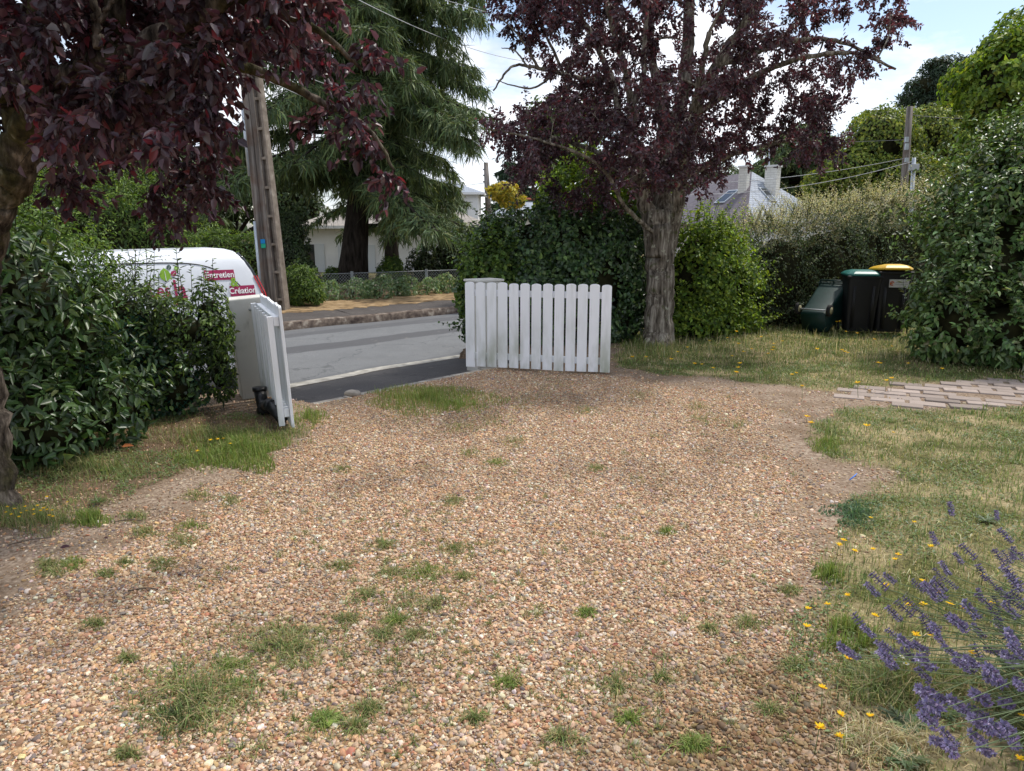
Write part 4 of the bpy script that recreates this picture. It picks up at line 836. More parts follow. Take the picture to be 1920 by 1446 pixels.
for _k in LG:
    _f = {'plum': 1.55, 'plumnear': 1.35, 'ivy': 1.75, 'silver': 1.75, 'conifer': 1.75, 'pine': 1.3, 'gold': 1.15, 'camellia': 1.95, 'lime': 1.3, 'rose': 1.8, 'yellowgreen': 1.35, 'cotone': 1.5}.get(_k, 1.5)
    LG[_k] = [(a*_f, b_*_f, c*_f, d) for a, b_, c, d in LG[_k]]
def ico(sub=3):
    import bmesh
    bm = bmesh.new(); bmesh.ops.create_icosphere(bm, subdivisions=sub, radius=1); v = np.array([x.co[:] for x in bm.verts]); f = np.array([[q.index for q in p.verts] for p in bm.faces]); bm.free(); return v, f
IV, IF = ico(3)
def bush_leaves(g, blobs, n, L, Wd, pal, kind='hex', droop=.5, disp=.16, depthin=.3, seed=1, back=.3, zmin=.0, nmix=.7, clump=6, gap=-.75):
    r_ = np.random.default_rng(seed); B = np.array(blobs, float); ar = (B[:, 3]*B[:, 4]+B[:, 3]*B[:, 5]+B[:, 4]*B[:, 5]); k = r_.choice(len(B), n, p=ar/ar.sum())
    d = nrm(r_.normal(size=(n, 3))); c = B[k, :3]; rr = B[k, 3:]
    rad = 1+disp*nz(c+d*rr, 2.2/np.mean(rr), seed, 3)+.03*r_.normal(size=n)-depthin*r_.random(n)**2.2
    p = c+d*rr*rad[:, None]; N_ = nrm(d/rr)
    keep = p[:, 2] > zmin
    for q in B:
        s = (p-q[:3])/(q[3:]*.80); keep &= ~((s*s).sum(1) < 1)
    tc_ = nrm(np.array([0, 0, CZ])-p); bk = (N_*tc_).sum(1) < -.15; keep &= ~(bk & (r_.random(n) > back))
    keep &= nz(p, clump, seed+5, 2) > gap
    p, N_ = p[keep], N_[keep]; n = len(p)
    rn = nrm(r_.normal(size=(n, 3))); up = nrm(N_*nmix+.25*np.array([0, 0, 1.])+rn*.55)
    dd = nrm(np.cross(up, nrm(r_.normal(size=(n, 3))))+np.array([0, 0, -droop])+.35*N_)
    col = palette(pal, n, r_); col *= (1+.22*nz(p, clump*.6, seed+8, 2))[:, None]
    leaves(g, p, dd, up, L*np.exp(.22*r_.normal(size=n)), Wd*np.exp(.2*r_.normal(size=n)), np.clip(col, .004, 1), kind)
def core_mesh(g, blobs, s=.80, seed=0):
    for i, q in enumerate(blobs):
        q = np.array(q, float); v = IV*(1+.12*nz(IV+i*3.1, 2.5, seed))[:, None]; g.add(q[:3]+v*q[3:]*s, IF)
def shoots(g, gs, base, dirs, L, ll, lw, pal, r_, per=14, wig=.15, rad=.004, kind='hex', gravity=.2):
    n = len(base); dirs = nrm(dirs); L = np.broadcast_to(L, (n,)); bend = r_.normal(size=(n, 3))*wig
    ts = np.linspace(0, 1, 6)
    for i in range(n):
        P = base[i]+dirs[i]*L[i]*ts[:, None]+bend[i]*L[i]*(ts**2)[:, None]-np.array([0, 0, gravity])*L[i]*(ts**2)[:, None]
        if gs is not None: tube(gs, P, np.linspace(rad, rad*.35, 6), 4, cap=False)
    k = np.repeat(np.arange(n), per); t = np.tile(np.linspace(.12, 1, per), n)+r_.normal(size=n*per)*.02
    p = base[k]+dirs[k]*(L[k]*t)[:, None]+bend[k]*(L[k]*t**2)[:, None]-np.array([0, 0, gravity])*(L[k]*t**2)[:, None]
    ax_ = nrm(dirs[k]+2*bend[k]*t[:, None]-np.array([0, 0, 2*gravity])*t[:, None]); rn = nrm(np.cross(ax_, nrm(r_.normal(size=(n*per, 3)))))
    leaves(g, p, nrm(rn+.6*ax_-.1*np.array([0, 0, 1.])), nrm(ax_*.4+np.array([0, 0, 1.])+.4*r_.normal(size=(n*per, 3))), ll*np.exp(.2*r_.normal(size=n*per))*(1.15-.5*t), lw*(1.15-.5*t), palette(pal, n*per, r_), kind)
def shrub(name, label, cat, blobs, n, L, Wd, pal, mat='leaf', kind='hex', seed=1, core=True, sh=None, group=None, **k):
    B = np.array(blobs, float); zb = max(0 if B[:, 1].mean() < 14 else -.1, 0); base = (float(B[:, 0].mean()), float(B[:, 1].mean()), 0)
    t = thing(name, base, label, cat, group); g = Geo(); bush_leaves(g, blobs, n, L, Wd, LG[pal] if isinstance(pal, str) else pal, kind, seed=seed, **k)
    gs = Geo()
    if sh:
        r_ = np.random.default_rng(seed+99); ns, sl_, per = sh[:3]; top = sh[3] if len(sh) > 3 else .2; kk = r_.integers(0, len(B), ns*3); d = nrm(r_.normal(size=(ns*3, 3))+[0, -.3, .9]); p = B[kk, :3]+d*B[kk, 3:]*.95; q = d[:, 2] > top; ok = np.ones(len(p), bool)
        for b_ in B: s_ = (p-b_[:3])/(b_[3:]*.85); ok &= ~((s_*s_).sum(1) < 1)
        p, d = p[q & ok][:ns], d[q & ok][:ns]; shoots(g, gs, p, nrm(d+[0, 0, .6]), sl_*r_.uniform(.5, 1.2, len(p)), L, Wd, LG[pal] if isinstance(pal, str) else pal, r_, per, kind=kind)
    mk('foliage', g, M[mat], t)
    if core:
        core_mesh(gs, blobs, .68, seed);  # solid lumps added behind the leaves, interior shade given by their dark colour
    if gs.n: mk('branches_and_core', gs, M['core'], t)
    return t
def line_blobs(pts, rx, ry, rz, step, r_, jit=.2, zc=None):
    o = []; P = [np.array(p, float) for p in pts]
    for a, b_ in zip(P[:-1], P[1:]):
        k = max(1, int(np.hypot(*(b_-a)[:2])/step))
        for i in range(k):
            q = a+(b_-a)*(i+.5)/k; top = q[2]; hz = top/2
            o.append((q[0], q[1]-.12, .22, rx*.85, ry*.8, .34)); o.append((q[0]+r_.normal()*jit*.4, q[1]+r_.normal()*jit*.4, hz*.95, rx*(1+jit*r_.normal()*.5), ry*(1+jit*r_.normal()*.4), hz*1.06*(1+jit*.25*r_.normal())))
    return o
rb = np.random.default_rng(3)
# ---- left: ivy hedge along the green fence
hp = [(*(HA+hd*.12), .80), (*(HA+hd*.8), 1.02), (*(HA+hd*1.6), .95), (*(HA+hd*2.4), 1.15), (*(HA+hd*4.6), 1.35)]
bl = line_blobs(hp, .36, .40, .6, .36, rb, .13)+[(*(HA+hd*(.25+.42*q)+np.array([.16, -.23])), .22, .28, .28, .30) for q in range(9)]
shrub('ivy_hedge', 'dark ivy hedge grown through the green fence beside the left pillar', 'hedge', bl, 42000, .046, .036, 'ivy', 'gloss', seed=11, zmin=.02, sh=(160, .32, 12, -.2), disp=.2, clump=4, depthin=.35)
# taller privet mass behind, rising to the left
bl = [(*W(50, 560, 6.4)[:2], .9, .72, .6, .95), (*W(130, 520, 6.6)[:2], .62, .55, .5, .85), (*W(-60, 520, 6.2)[:2], 1.0, .8, .8, 1.1), (*W(215, 590, 6.7)[:2], .5, .42, .4, .62)]
shrub('privet_bush', 'tall small-leaved bush rising above the ivy hedge at the left', 'bush', bl, 30000, .045, .022, 'green', 'leaf', seed=12, sh=(170, .5, 16, .2), disp=.25, clump=3.5)
bl = [(*W(265, 400, 11.6)[:2], 1.55, .85, .6, .62), (*W(190, 400, 11.4)[:2], 1.5, .9, .6, .85), (*W(110, 400, 11.2)[:2], 1.3, .9, .6, 1.0)]
shrub('privet_bush', 'feathery upright bush rising just beyond the van roof', 'bush', bl, 17000, .08, .025, 'green', 'leaf', 'dia', seed=13, sh=(240, .6, 18, .0), disp=.3, clump=3, gap=-.6)
# slender shoots in front of the van side
t = thing('shrub', tuple(G(370, 780)), 'spindly bush whose thin leafy shoots stand up before the van lettering', 'bush'); g, gs = Geo(), Geo(); r_ = np.random.default_rng(5)
bs = []; ds = []; ls_ = []
for (u, v, y, top) in [(338, 560, 6.9, 462), (347, 560, 6.9, 480), (362, 575, 6.8, 500), (400, 560, 6.7, 490), (392, 560, 6.7, 492), (385, 580, 6.7, 505), (300, 590, 6.6, 505), (318, 600, 6.6, 520), (275, 560, 6.7, 480), (250, 540, 6.6, 470), (235, 560, 6.6, 490), (262, 580, 6.6, 460), (290, 600, 6.6, 470), (380, 600, 6.6, 510)]:
    p0 = W(u, v+60, y); p1 = W(u+r_.normal()*4, top, y); bs.append(p0); ds.append(p1-p0); ls_.append((p1-p0).length)
shoots(g, gs, np.array([tuple(q) for q in bs]), np.array([tuple(q) for q in ds]), np.array(ls_), .075, .024, LG['dark']+LG['green'], r_, 26, .05, .006, gravity=.0)
bl = [(*W(392, 575, 6.6)[:2], .78, .18, .18, .40), (*W(405, 640, 6.55)[:2], .45, .16, .18, .40), (*W(330, 620, 6.4)[:2], .75, .4, .25, .30), (*W(240, 600, 6.3)[:2], .8, .35, .25, .40)]
bush_leaves(g, bl, 13000, .042, .02, LG['green']+LG['dark'], seed=15, disp=.3, clump=5, gap=-.6); mk('foliage', g, M['leaf'], t); core_mesh(gs, [q for q in bl], .6, 3); mk('branches_and_core', gs, M['core'], t)  # stems plus an added solid core, coloured dark as the shade inside
# laurel with big leaves at the far left
bl = [(*W(20, 700, 5.1)[:2], .55, .42, .38, .58), (*W(95, 560, 5.35)[:2], .85, .42, .4, .42), (*W(20, 560, 5.2)[:2], 1.1, .5, .45, .55), (*W(-90, 640, 5.0)[:2], .8, .5, .5, .9), (*W(70, 800, 4.9)[:2], .28, .35, .3, .32), (*W(190, 740, 5.45)[:2], .32, .32, .3, .34)]
shrub('laurel_bush', 'large-leaved glossy laurel beside the leaning tree trunk', 'bush', bl, 11500, .09, .036, 'laurel', 'gloss', seed=16, sh=(110, .4, 10, -.3), disp=.25, clump=3, depthin=.5, gap=-1.2)
# ---- centre: ivy covered hazel hedge from the right pillar, running away to the right
yC = 10.9
c0 = W(905, 600, 11.0); c1 = W(1030, 600, 10.9); c2 = W(1180, 600, 11.4)
bl = line_blobs([(c0.x, c0.y, 1.55), (c1.x, c1.y, 1.95), (c2.x, c2.y, 1.95)], .62, .55, .9, .4, rb, .15)
bl += [(*W(1030, 450, 11)[:2], 1.45, .9, .5, .55), (*W(940, 470, 11.1)[:2], 1.25, .55, .45, .45)]
shrub('ivy_hedge', 'dark ivy covered hedge directly behind the face-on white gate', 'hedge', bl, 62000, .068, .056, 'ivy', 'gloss', seed=21, sh=(240, .45, 10, -.1), disp=.3, clump=3, zmin=.02)
bl = [(*W(925, 480, 10.6)[:2], 1.05, .42, .4, .50), (*W(905, 530, 10.7)[:2], .75, .35, .3, .5)]
shrub('hazel_bush', 'fresh green bush at the left end of the ivy hedge', 'bush', bl, 9000, .065, .05, 'green', 'leaf', seed=22, sh=(60, .4, 9, .0), disp=.25, clump=3)
bl = [(*W(1140, 380, 12.2)[:2], 2.15, .85, .6, .45), (*W(1060, 390, 12.4)[:2], 2.2, .55, .5, .40), (*W(1180, 420, 12)[:2], 1.75, .6, .5, .5), (*W(1090, 340, 12.5)[:2], 2.5, .3, .3, .32)]
shrub('hazel_bush', 'bright lime leaved bush rising behind the ivy hedge, left of the plum trunk', 'bush', bl, 16000, .085, .07, 'lime', 'leaf', seed=23, sh=(110, .55, 9, .1), disp=.3, clump=2.5, core=False, gap=-.5)
c0, c1 = W(1290, 600, 11.6), W(1370, 600, 12.2)
bl = line_blobs([(c0.x-.3, c0.y, 1.75), (c0.x+.25, c0.y, 1.9), (c1.x-.15, c1.y, 1.6), (c1.x+.25, c1.y+.2, 1.25)], .5, .5, .9, .36, rb, .15)
shrub('hazel_bush', 'dense lime leaved bush just right of the plum trunk', 'bush', bl, 36000, .066, .042, 'lime', 'leaf', seed=24, sh=(300, .5, 11, -.3), disp=.34, clump=3, zmin=.03)
# cotoneaster hedge behind the bins
c0, c1, c2 = W(1400, 600, 12.9), W(1540, 600, 13.6), W(1760, 600, 14.6)
bl = line_blobs([(c0.x-.5, c0.y, 1.35), (c0.x+.2, c0.y, 1.7), (c1.x, c1.y, 2.0), (c2.x, c2.y, 2.25)], .62, .62, 1, .45, rb, .12)
shrub('cotoneaster_hedge', 'dark arching small-leaved hedge behind the bins', 'hedge', bl, 70000, .05, .022, 'cotone', 'leaf', 'dia', seed=25, sh=(360, .6, 20, -.5), disp=.3, clump=3, zmin=.02)
bl = line_blobs([(c0.x-.1, c0.y+.25, 2.0), (c1.x, c1.y+.3, 2.3), (c2.x-.6, c2.y, 2.4)], .55, .55, 1, .35, rb, .12); bl = [(q[0], q[1], 1.42+.17*(q[0]-bl[0][0])+.05*rb.normal(), q[3], q[4], .40) for q in bl if q[2] > .5]
shrub('silvery_bush', 'pale silvery shrub frothing along the top of the dark hedge', 'bush', bl, 52000, .042, .018, 'silver', 'leaf', 'dia', seed=26, sh=(520, .48, 24, .15), disp=.25, clump=3, core=False, zmin=1.3)
# camellia at right
bl = [(*W(1840, 560, 9.3)[:2], .95, .75, .7, .95), (*W(1790, 620, 9.0)[:2], .55, .45, .5, .52), (*W(1900, 400, 9.6)[:2], 1.8, .82, .8, .76), (*W(1810, 430, 9.8)[:2], 1.7, .42, .5, .38), (*W(2020, 500, 9.3)[:2], 1.4, 1.0, .9, 1.35), (*W(1890, 640, 8.75)[:2], .45, .6, .45, .45), (*W(1885, 310, 10)[:2], 2.42, .36, .4, .34), (*W(1990, 290, 10)[:2], 2.55, .6, .5, .45), (*W(2060, 640, 8.7)[:2], .5, .6, .5, .55)]
shrub('camellia_bush', 'big broad-leaved bush overhanging the bins at the right edge', 'bush', bl, 40000, .092, .046, 'camellia', 'gloss', seed=27, sh=(700, .62, 12, -.6), disp=.42, clump=1.8, depthin=.5, gap=-1.2)
# ---- beyond the road
shrub('clipped_bush', 'round bright green bush at the foot of the concrete pole', 'bush', [(*W(565, 560, 17.6)[:2], .33, .46, .45, .50), (*W(575, 560, 17.5)[:2], .2, .4, .4, .3)], 9000, .10, .03, 'green', 'leaf', 'dia', seed=31, disp=.1, sh=(70, .22, 8, .0))
for k, (u, v, y, s) in enumerate([(612, 572, 18.9, .36), (660, 576, 19.2, .42), (712, 572, 19.5, .44), (748, 560, 20.2, .3), (762, 562, 20.4, .34), (802, 566, 20.8, .36), (830, 556, 21.3, .32), (866, 560, 21.6, .34), (690, 560, 20, .26)]):
    q = W(u, v, y); dsc = ['airy pale rose bush right of the round green bush', 'leafy rose bush at the second fence post', 'fullest dark green rose bush in the middle of the row', 'small rose bush with yellowish leaves', 'upright narrow rose bush before bare straw', 'grey green rose bush by the third fence post', 'low rose bush spreading over the straw', 'rose bush half hidden by the white gate', 'small rose bush hard against the fence mesh'][k]
    g = Geo(); gs = Geo(); r_ = np.random.default_rng(40+k); t = thing('rose_bush', (q.x, q.y, -.05), dsc, 'rose bush', 'rose bushes along the wire fence')
    hgt = W(u, v-58*s/.4*.8, y).z-q.z; bl = [(q.x, q.y, q.z+hgt*.5, s*.95, s*.8, hgt*.5), (q.x+.15, q.y, q.z+hgt*.8, s*.5, s*.5, hgt*.35)]
    bush_leaves(g, bl, 1700, .07, .045, LG['rose'], 'dia', seed=50+k, disp=.4, clump=3, zmin=-.05)
    st = np.tile([q.x, q.y, -.06], (9, 1)); dr = nrm(r_.normal(size=(9, 3))*[.5, .5, .1]+[0, 0, 1]); shoots(g, gs, st, dr, (hgt+q.z+.1)*r_.uniform(.8, 1.25, 9), .06, .04, LG['rose'], r_, 10, .1, .008, 'dia', .05)
    mk('foliage', g, M['leaf'], t); mk('stems', gs, M['core'], t)
shrub('hedge', 'clipped dark evergreen hedge top seen behind the van roof', 'hedge', line_blobs([(*W(250, 450, 17.5)[:2], 1.8), (*W(380, 450, 17.8)[:2], 1.75), (*W(500, 450, 18.2)[:2], 1.6)], .7, .6, 1, .6, rb, .06), 26000, .12, .03, 'green', 'leaf', 'dia', seed=33, disp=.06, sh=(220, .18, 8, .3))
shrub('evergreen_bush', 'dark upright evergreen just right of the concrete pole', 'bush', [(*W(548, 480, 21)[:2], .6, .5, .5, 1.0), (*W(545, 430, 21.5)[:2], 1.5, .5, .5, .9), (*W(570, 500, 20.5)[:2], .3, .45, .4, .7)], 14000, .09, .045, 'dark', 'leaf', 'dia', seed=34, disp=.2)
shrub('evergreen_bush', 'dark rounded bush under the right of the cedar branches', 'bush', [(*W(845, 470, 26)[:2], .6, 1.1, .8, 1.3), (*W(800, 490, 25.5)[:2], .3, .7, .6, 1.0), (*W(880, 500, 25)[:2], .1, .5, .5, .9)], 15000, .10, .055, 'dark', 'leaf', 'dia', seed=35, disp=.2)
shrub('evergreen_bush', 'low green bush at the foot of the cedar trunk', 'bush', [(*W(735, 505, 24)[:2], .1, .5, .4, .75), (*W(625, 505, 24)[:2], 0, .35, .4, .55)], 9000, .09, .05, 'green', 'leaf', 'dia', seed=36, disp=.25)
shrub('golden_bush', 'yellow leaved tree between the slim pole and the plum crown', 'bush', [(*W(945, 356, 38)[:2], W(945, 358, 38).z, .75, .6, .42), (*W(960, 366, 38)[:2], W(950, 372, 38).z, .6, .6, .5)], 6500, .16, .10, 'gold', 'leaf', 'dia', seed=37, disp=.2)
# ---- tree builder: limbs given as polylines, twigs grown out to leaf clusters
def tree(name, label, base, limbs, clusters, leafn, cr, L, Wd, pal, leafm, barkm, seed, twig=.018, kind='hex', droop=.4, rough=.16, bare=(), sag=.15, maxd=None, attach_z=0):
    r_ = np.random.default_rng(seed); t = thing(name, base, label, 'tree'); g = Geo(); nodes = []; nr = []
    for li, (pts, ra, rb_) in enumerate(limbs):
        n_ = max(8, int(len(pts)*7)); P = spline(pts, n_); P[1:-1] += r_.normal(size=(n_-2, 3))*min(rb_*.35, .010)
        rad = np.linspace(ra, rb_, n_)
        if li == 0: rad[:4] *= [1.3, 1.12, 1.04, 1.0]
        if li and ra > .1: rad[:4] *= [.5, .75, .92, 1.0]
        gg = Geo(); tube(gg, P, rad, 28 if li == 0 else 18 if ra > .12 else 10, rough=rough if ra > .03 else 0, seed=seed+li, flare=.55 if li == 0 else None)
        mk('trunk' if li == 0 else 'limb', gg, barkm, t); nodes.append(P[n_//3:]); nr.append(rad[n_//3:])
    nodes = np.concatenate(nodes); nr = np.concatenate(nr); C = np.asarray(clusters, float)
    d = np.min(np.linalg.norm(C[:, None]-nodes[None], axis=2), 1); C = C[np.argsort(d)]; tp = []; td = []; gt = Geo()
    for c in C:
        ds = np.linalg.norm(nodes-c, axis=1)+.5*np.clip(nodes[:, 2]-c[2]+attach_z, 0, 9); k = int(np.argmin(ds)); a = nodes[k]; L_ = np.linalg.norm(c-a)
        if maxd and L_ > maxd: continue
        mid = (a+c)/2+r_.normal(size=3)*.08*L_+[0, 0, sag*L_]; ns_ = 7; P = spline([a, mid, c], ns_); r0 = min(nr[k]*.7, twig*(.5+L_)); rad = np.linspace(r0, max(r0*.3, .0022), ns_)
        tube(gt, P, rad, 5, cap=False); nodes = np.r_[nodes, P[2:]]; nr = np.r_[nr, rad[2:]]; tp.append(P); td.append(c)
    tp = np.array(tp); m = len(tp); k = np.repeat(np.arange(m), leafn)
    # secondary twiglets fan out of each cluster; leaves sit along them
    nt_ = 7; cen = tp[:, -1]; di = nrm(tp[:, -1]-tp[:, -3]); sub = []
    tl = nrm(di[:, None]+1.0*r_.normal(size=(m, nt_, 3))+np.array([0, 0, -.15])); tL = cr*r_.uniform(.5, 1.25, (m, nt_)); st = tp[:, -1][:, None]-(tp[:, -1]-tp[:, -3])[:, None]*r_.uniform(0, 1, (m, nt_, 1))
    for i in range(m):
        for j in range(nt_): tube(gt, [st[i, j], st[i, j]+tl[i, j]*tL[i, j]*.6, st[i, j]+tl[i, j]*tL[i, j]-np.array([0, 0, .12*tL[i, j]])], [.0035*twig/.018, .0025*twig/.018, .0012], 3, cap=False)
    j = r_.integers(0, nt_, len(k)); q = r_.uniform(.15, 1.05, len(k)); p = st[k, j]+tl[k, j]*(tL[k, j]*q)[:, None]-np.array([0, 0, .12])*(tL[k, j]*q*q)[:, None]+r_.normal(size=(len(k), 3))*cr*.05
    ax_ = tl[k, j]; n_ = len(k); sd_ = nrm(np.cross(ax_, r_.normal(size=(n_, 3)))); dd = nrm(sd_+.5*ax_+np.array([0, 0, -droop])); up = nrm(np.array([0, 0, 1.])+.8*r_.normal(size=(n_, 3)))
    col = palette(pal, n_, r_, .2); col *= (1+.25*r_.normal(size=m))[k][:, None].clip(.5, 1.6)
    gl_ = Geo(); leaves(gl_, p, dd, up, L*np.exp(.22*r_.normal(size=n_)), Wd*np.exp(.2*r_.normal(size=n_)), np.clip(col, .004, 1), kind)
    mk('crown', gl_, leafm, t); mk('twigs', gt, barkm if barkm is not M['moss'] else M['barkd'], t); return t
# middle plum tree
yT = 10.6
def wp(u, v, y=yT): return tuple(W(u, v, y))
r_ = np.random.default_rng(77); bz = G(1238, 652); B0 = (bz.x, bz.y+.25, -.05)
limbs = [([B0, wp(1238, 560, yT), wp(1236, 480, yT), wp(1232, 400, yT)], .205, .21),
         ([wp(1234, 520, yT+.02), wp(1224, 440), wp(1205, 360), wp(1192, 300, 10.5), wp(1186, 240, 10.4), wp(1184, 190, 10.4)], .13, .065),
         ([wp(1184, 195, 10.4), wp(1172, 130, 10.2), wp(1150, 60, 10), wp(1120, -80, 9.8)], .05, .025),
         ([wp(1186, 200, 10.4), wp(1205, 150, 10.5), wp(1208, 80, 10.6), wp(1215, -100, 10.8)], .045, .025),
         ([wp(1188, 260, 10.4), wp(1160, 215, 10.5), wp(1148, 150, 10.6), wp(1105, 60, 10.8), wp(1060, -30, 11)], .06, .025),
         ([wp(1238, 520, yT+.03), wp(1246, 430, 10.65), wp(1245, 340, 11), wp(1262, 250, 11.2), wp(1285, 150, 11.3), wp(1292, 30, 11.4), wp(1290, -150, 11.5)], .13, .075),
         ([wp(1236, 520, yT+.05), wp(1234, 430, 10.75), wp(1232, 330, 11.1), wp(1240, 240, 11.5), wp(1220, 80, 12), wp(1210, -120, 12.3)], .11, .05),
         ([wp(1238, 530, yT+.02), wp(1262, 430), wp(1278, 330, 10.4), wp(1300, 220, 10.2), wp(1345, 120, 10), wp(1400, 40, 9.9), wp(1450, -80, 9.8)], .11, .055),
         ([wp(1272, 330, 10.4), wp(1290, 240, 9.9), wp(1310, 160, 9.6), wp(1330, 60, 9.4)], .06, .03),
         ([wp(1345, 120, 10), wp(1400, 105, 10.2), wp(1470, 80, 10.5), wp(1560, 75, 10.8), wp(1650, 110, 11)], .06, .018),
         ([wp(1305, 215, 10.2), wp(1400, 150, 10), wp(1500, 110, 9.8), wp(1600, 100, 9.6), wp(1680, 130, 9.5)], .05, .014),
         ([wp(1228, 440, 10.5), wp(1170, 385, 10), wp(1140, 330, 9.7), wp(1090, 290, 9.5), wp(1000, 260, 9.4), wp(915, 240, 9.3)], .032, .010),
         ([wp(1205, 355), wp(1150, 300, 10.9), wp(1080, 270, 11.2), wp(1010, 250, 11.6)], .05, .018),
         ([wp(1285, 330, 10.6), wp(1370, 290, 10.9), wp(1450, 270, 11.2), wp(1540, 250, 11.5)], .06, .018),
         ([wp(1148, 150, 10.6), wp(1080, 145, 10.3), wp(1010, 128, 10), wp(960, 125, 9.9), wp(925, 170, 9.8)], .035, .010),
         ([wp(1010, 128, 10), wp(975, 70, 9.9), wp(935, 30, 9.8)], .02, .006), ([wp(1040, 140, 10), wp(1000, 165, 9.8), wp(960, 160, 9.8), wp(930, 150, 9.8)], .016, .005), ([wp(990, 126, 10), wp(965, 95, 10), wp(940, 90, 10)], .014, .005), ([wp(1060, 145, 10.2), wp(1020, 60, 10.3), wp(985, 10, 10.3), wp(955, -30, 10.3)], .022, .008)]
cl = []
def inpoly(u, v, P): return sdpoly(np.array([[u, v]]), P)[0]
CR = [(900, 235), (960, 300), (985, 345), (1100, 395), (1190, 400), (1300, 385), (1350, 350), (1375, 295), (1440, 285), (1520, 300), (1590, 290), (1555, 240), (1590, 200), (1560, 170), (1680, 115), (1720, 20), (1700, -60), (1500, -420), (1200, -470), (950, -300), (935, 0), (960, 60), (1010, 90), (1015, 170), (975, 215)]
CR3 = np.array(CR, float)
while len(cl) < 520:
    u, v = r_.uniform(880, 1730), r_.uniform(-460, 400); sd = inpoly(u, v, CR3)
    if sd < 4: continue
    if u > 1420 and r_.random() < .45: continue
    if v < -60 and r_.random() < .5: continue
    if 1150 < u < 1320 and v > 340: continue
    w_ = min(sd/260, 1); y = yT+r_.normal()*.3+r_.uniform(-1, 1)*2.6*math.sqrt(w_)*.95; cl.append(wp(u, v, y))
tree('plum_tree', 'purple-leaved plum tree with thick lichen-spotted trunk right of the white gate', B0, limbs, cl, 240, .30, .050, .028, LG['plum'], M['plum'], M['bark'], 101, twig=.020)
cl = [wp(a, b_, c) for a, b_, c in [(905, 240, 9.3), (925, 270, 9.3), (950, 290, 9.4), (900, 215, 9.3), (940, 310, 9.4)]]
# near left plum tree
nb = G(2, 950); n_ = lambda u, v, y: tuple(W(u, v, y))
limbs = [([(nb.x-.07, nb.y, -.05), n_(-26, 800, 4.15), n_(-48, 640, 4.1), n_(-42, 520, 4.0), n_(-18, 400, 3.9), n_(20, 310, 3.85)], .105, .115),
         ([n_(22, 330, 3.85), n_(50, 230, 3.8), n_(62, 140, 3.75), n_(72, 40, 3.7), n_(80, -120, 3.7)], .10, .06),
         ([n_(25, 300, 3.85), n_(80, 190, 3.65), n_(150, 140, 3.5), n_(230, 110, 3.4), n_(320, 60, 3.3), n_(430, -20, 3.2), n_(520, -90, 3.1)], .075, .03),
         ([n_(-10, 180, 3.7), n_(90, 145, 3.6), n_(150, 135, 3.5), n_(200, 70, 3.45), n_(215, -60, 3.4)], .06, .04),
         ([n_(150, 130, 3.5), n_(240, 150, 3.7), n_(330, 200, 3.9), n_(390, 240, 4.1)], .030, .008),
         ([n_(300, 75, 3.3), n_(400, 110, 3.5), n_(500, 140, 3.7), n_(600, 190, 3.9), n_(690, 240, 4.0), n_(740, 320, 4.0)], .035, .008),
         ([n_(105, 95, 3.5), n_(92, 30, 3.4), n_(80, -60, 3.4)], .025, .02), ([n_(185, 90, 3.3), n_(180, 40, 3.3), n_(172, -40, 3.3)], .022, .014), ([n_(181, 50, 3.3), n_(205, 10, 3.3), n_(235, -40, 3.3)], .012, .009),
         ([n_(430, -15, 3.2), n_(520, 20, 3.4), n_(600, 60, 3.5), n_(680, 130, 3.6)], .03, .008)]
CL = np.array([(-250, -500), (-250, 330), (0, 300), (60, 360), (130, 350), (230, 345), (330, 410), (400, 430), (450, 390), (470, 330), (485, 190), (530, 130), (600, 140), (650, 150), (640, 80), (600, 10), (600, -200), (500, -500)], float)
r_ = np.random.default_rng(88); cl = []
while len(cl) < 330:
    u, v = r_.uniform(-240, 640), r_.uniform(-480, 400); sd = inpoly(u, v, CL)
    if sd < 8 or (v < -80 and r_.random() < .6) or (u < 0 and r_.random() < .5) or (260 < v and r_.random() < .45): continue
    if u < 110 and v > 230 and r_.random() < .8: continue
    if 415 < u < 590 and v > 95: continue
    if 590 <= u and r_.random() < .5: continue
    cl.append(n_(u, v, r_.uniform(2.95, 5.0) if v < 260 else r_.uniform(3.9, 5.3)))
cl += [n_(u, v, y) for u, v, y in [(650, 190, 3.9), (700, 270, 4.0), (735, 325, 4.0), (605, 215, 3.9), (690, 120, 3.6), (665, 235, 3.9), (400, 320, 4.2), (380, 360, 4.3), (350, 300, 4.2),  (120, 340, 4), (135, 365, 4)]]
tree('plum_tree', 'dark purple plum tree overhanging the top left corner, mossy leaning trunk at the left edge', (nb.x, nb.y, 0), limbs, cl, 92, .20, .050, .028, LG['plumnear'], M['plum'], M['moss'], 102, twig=.012, droop=.7, sag=.05)
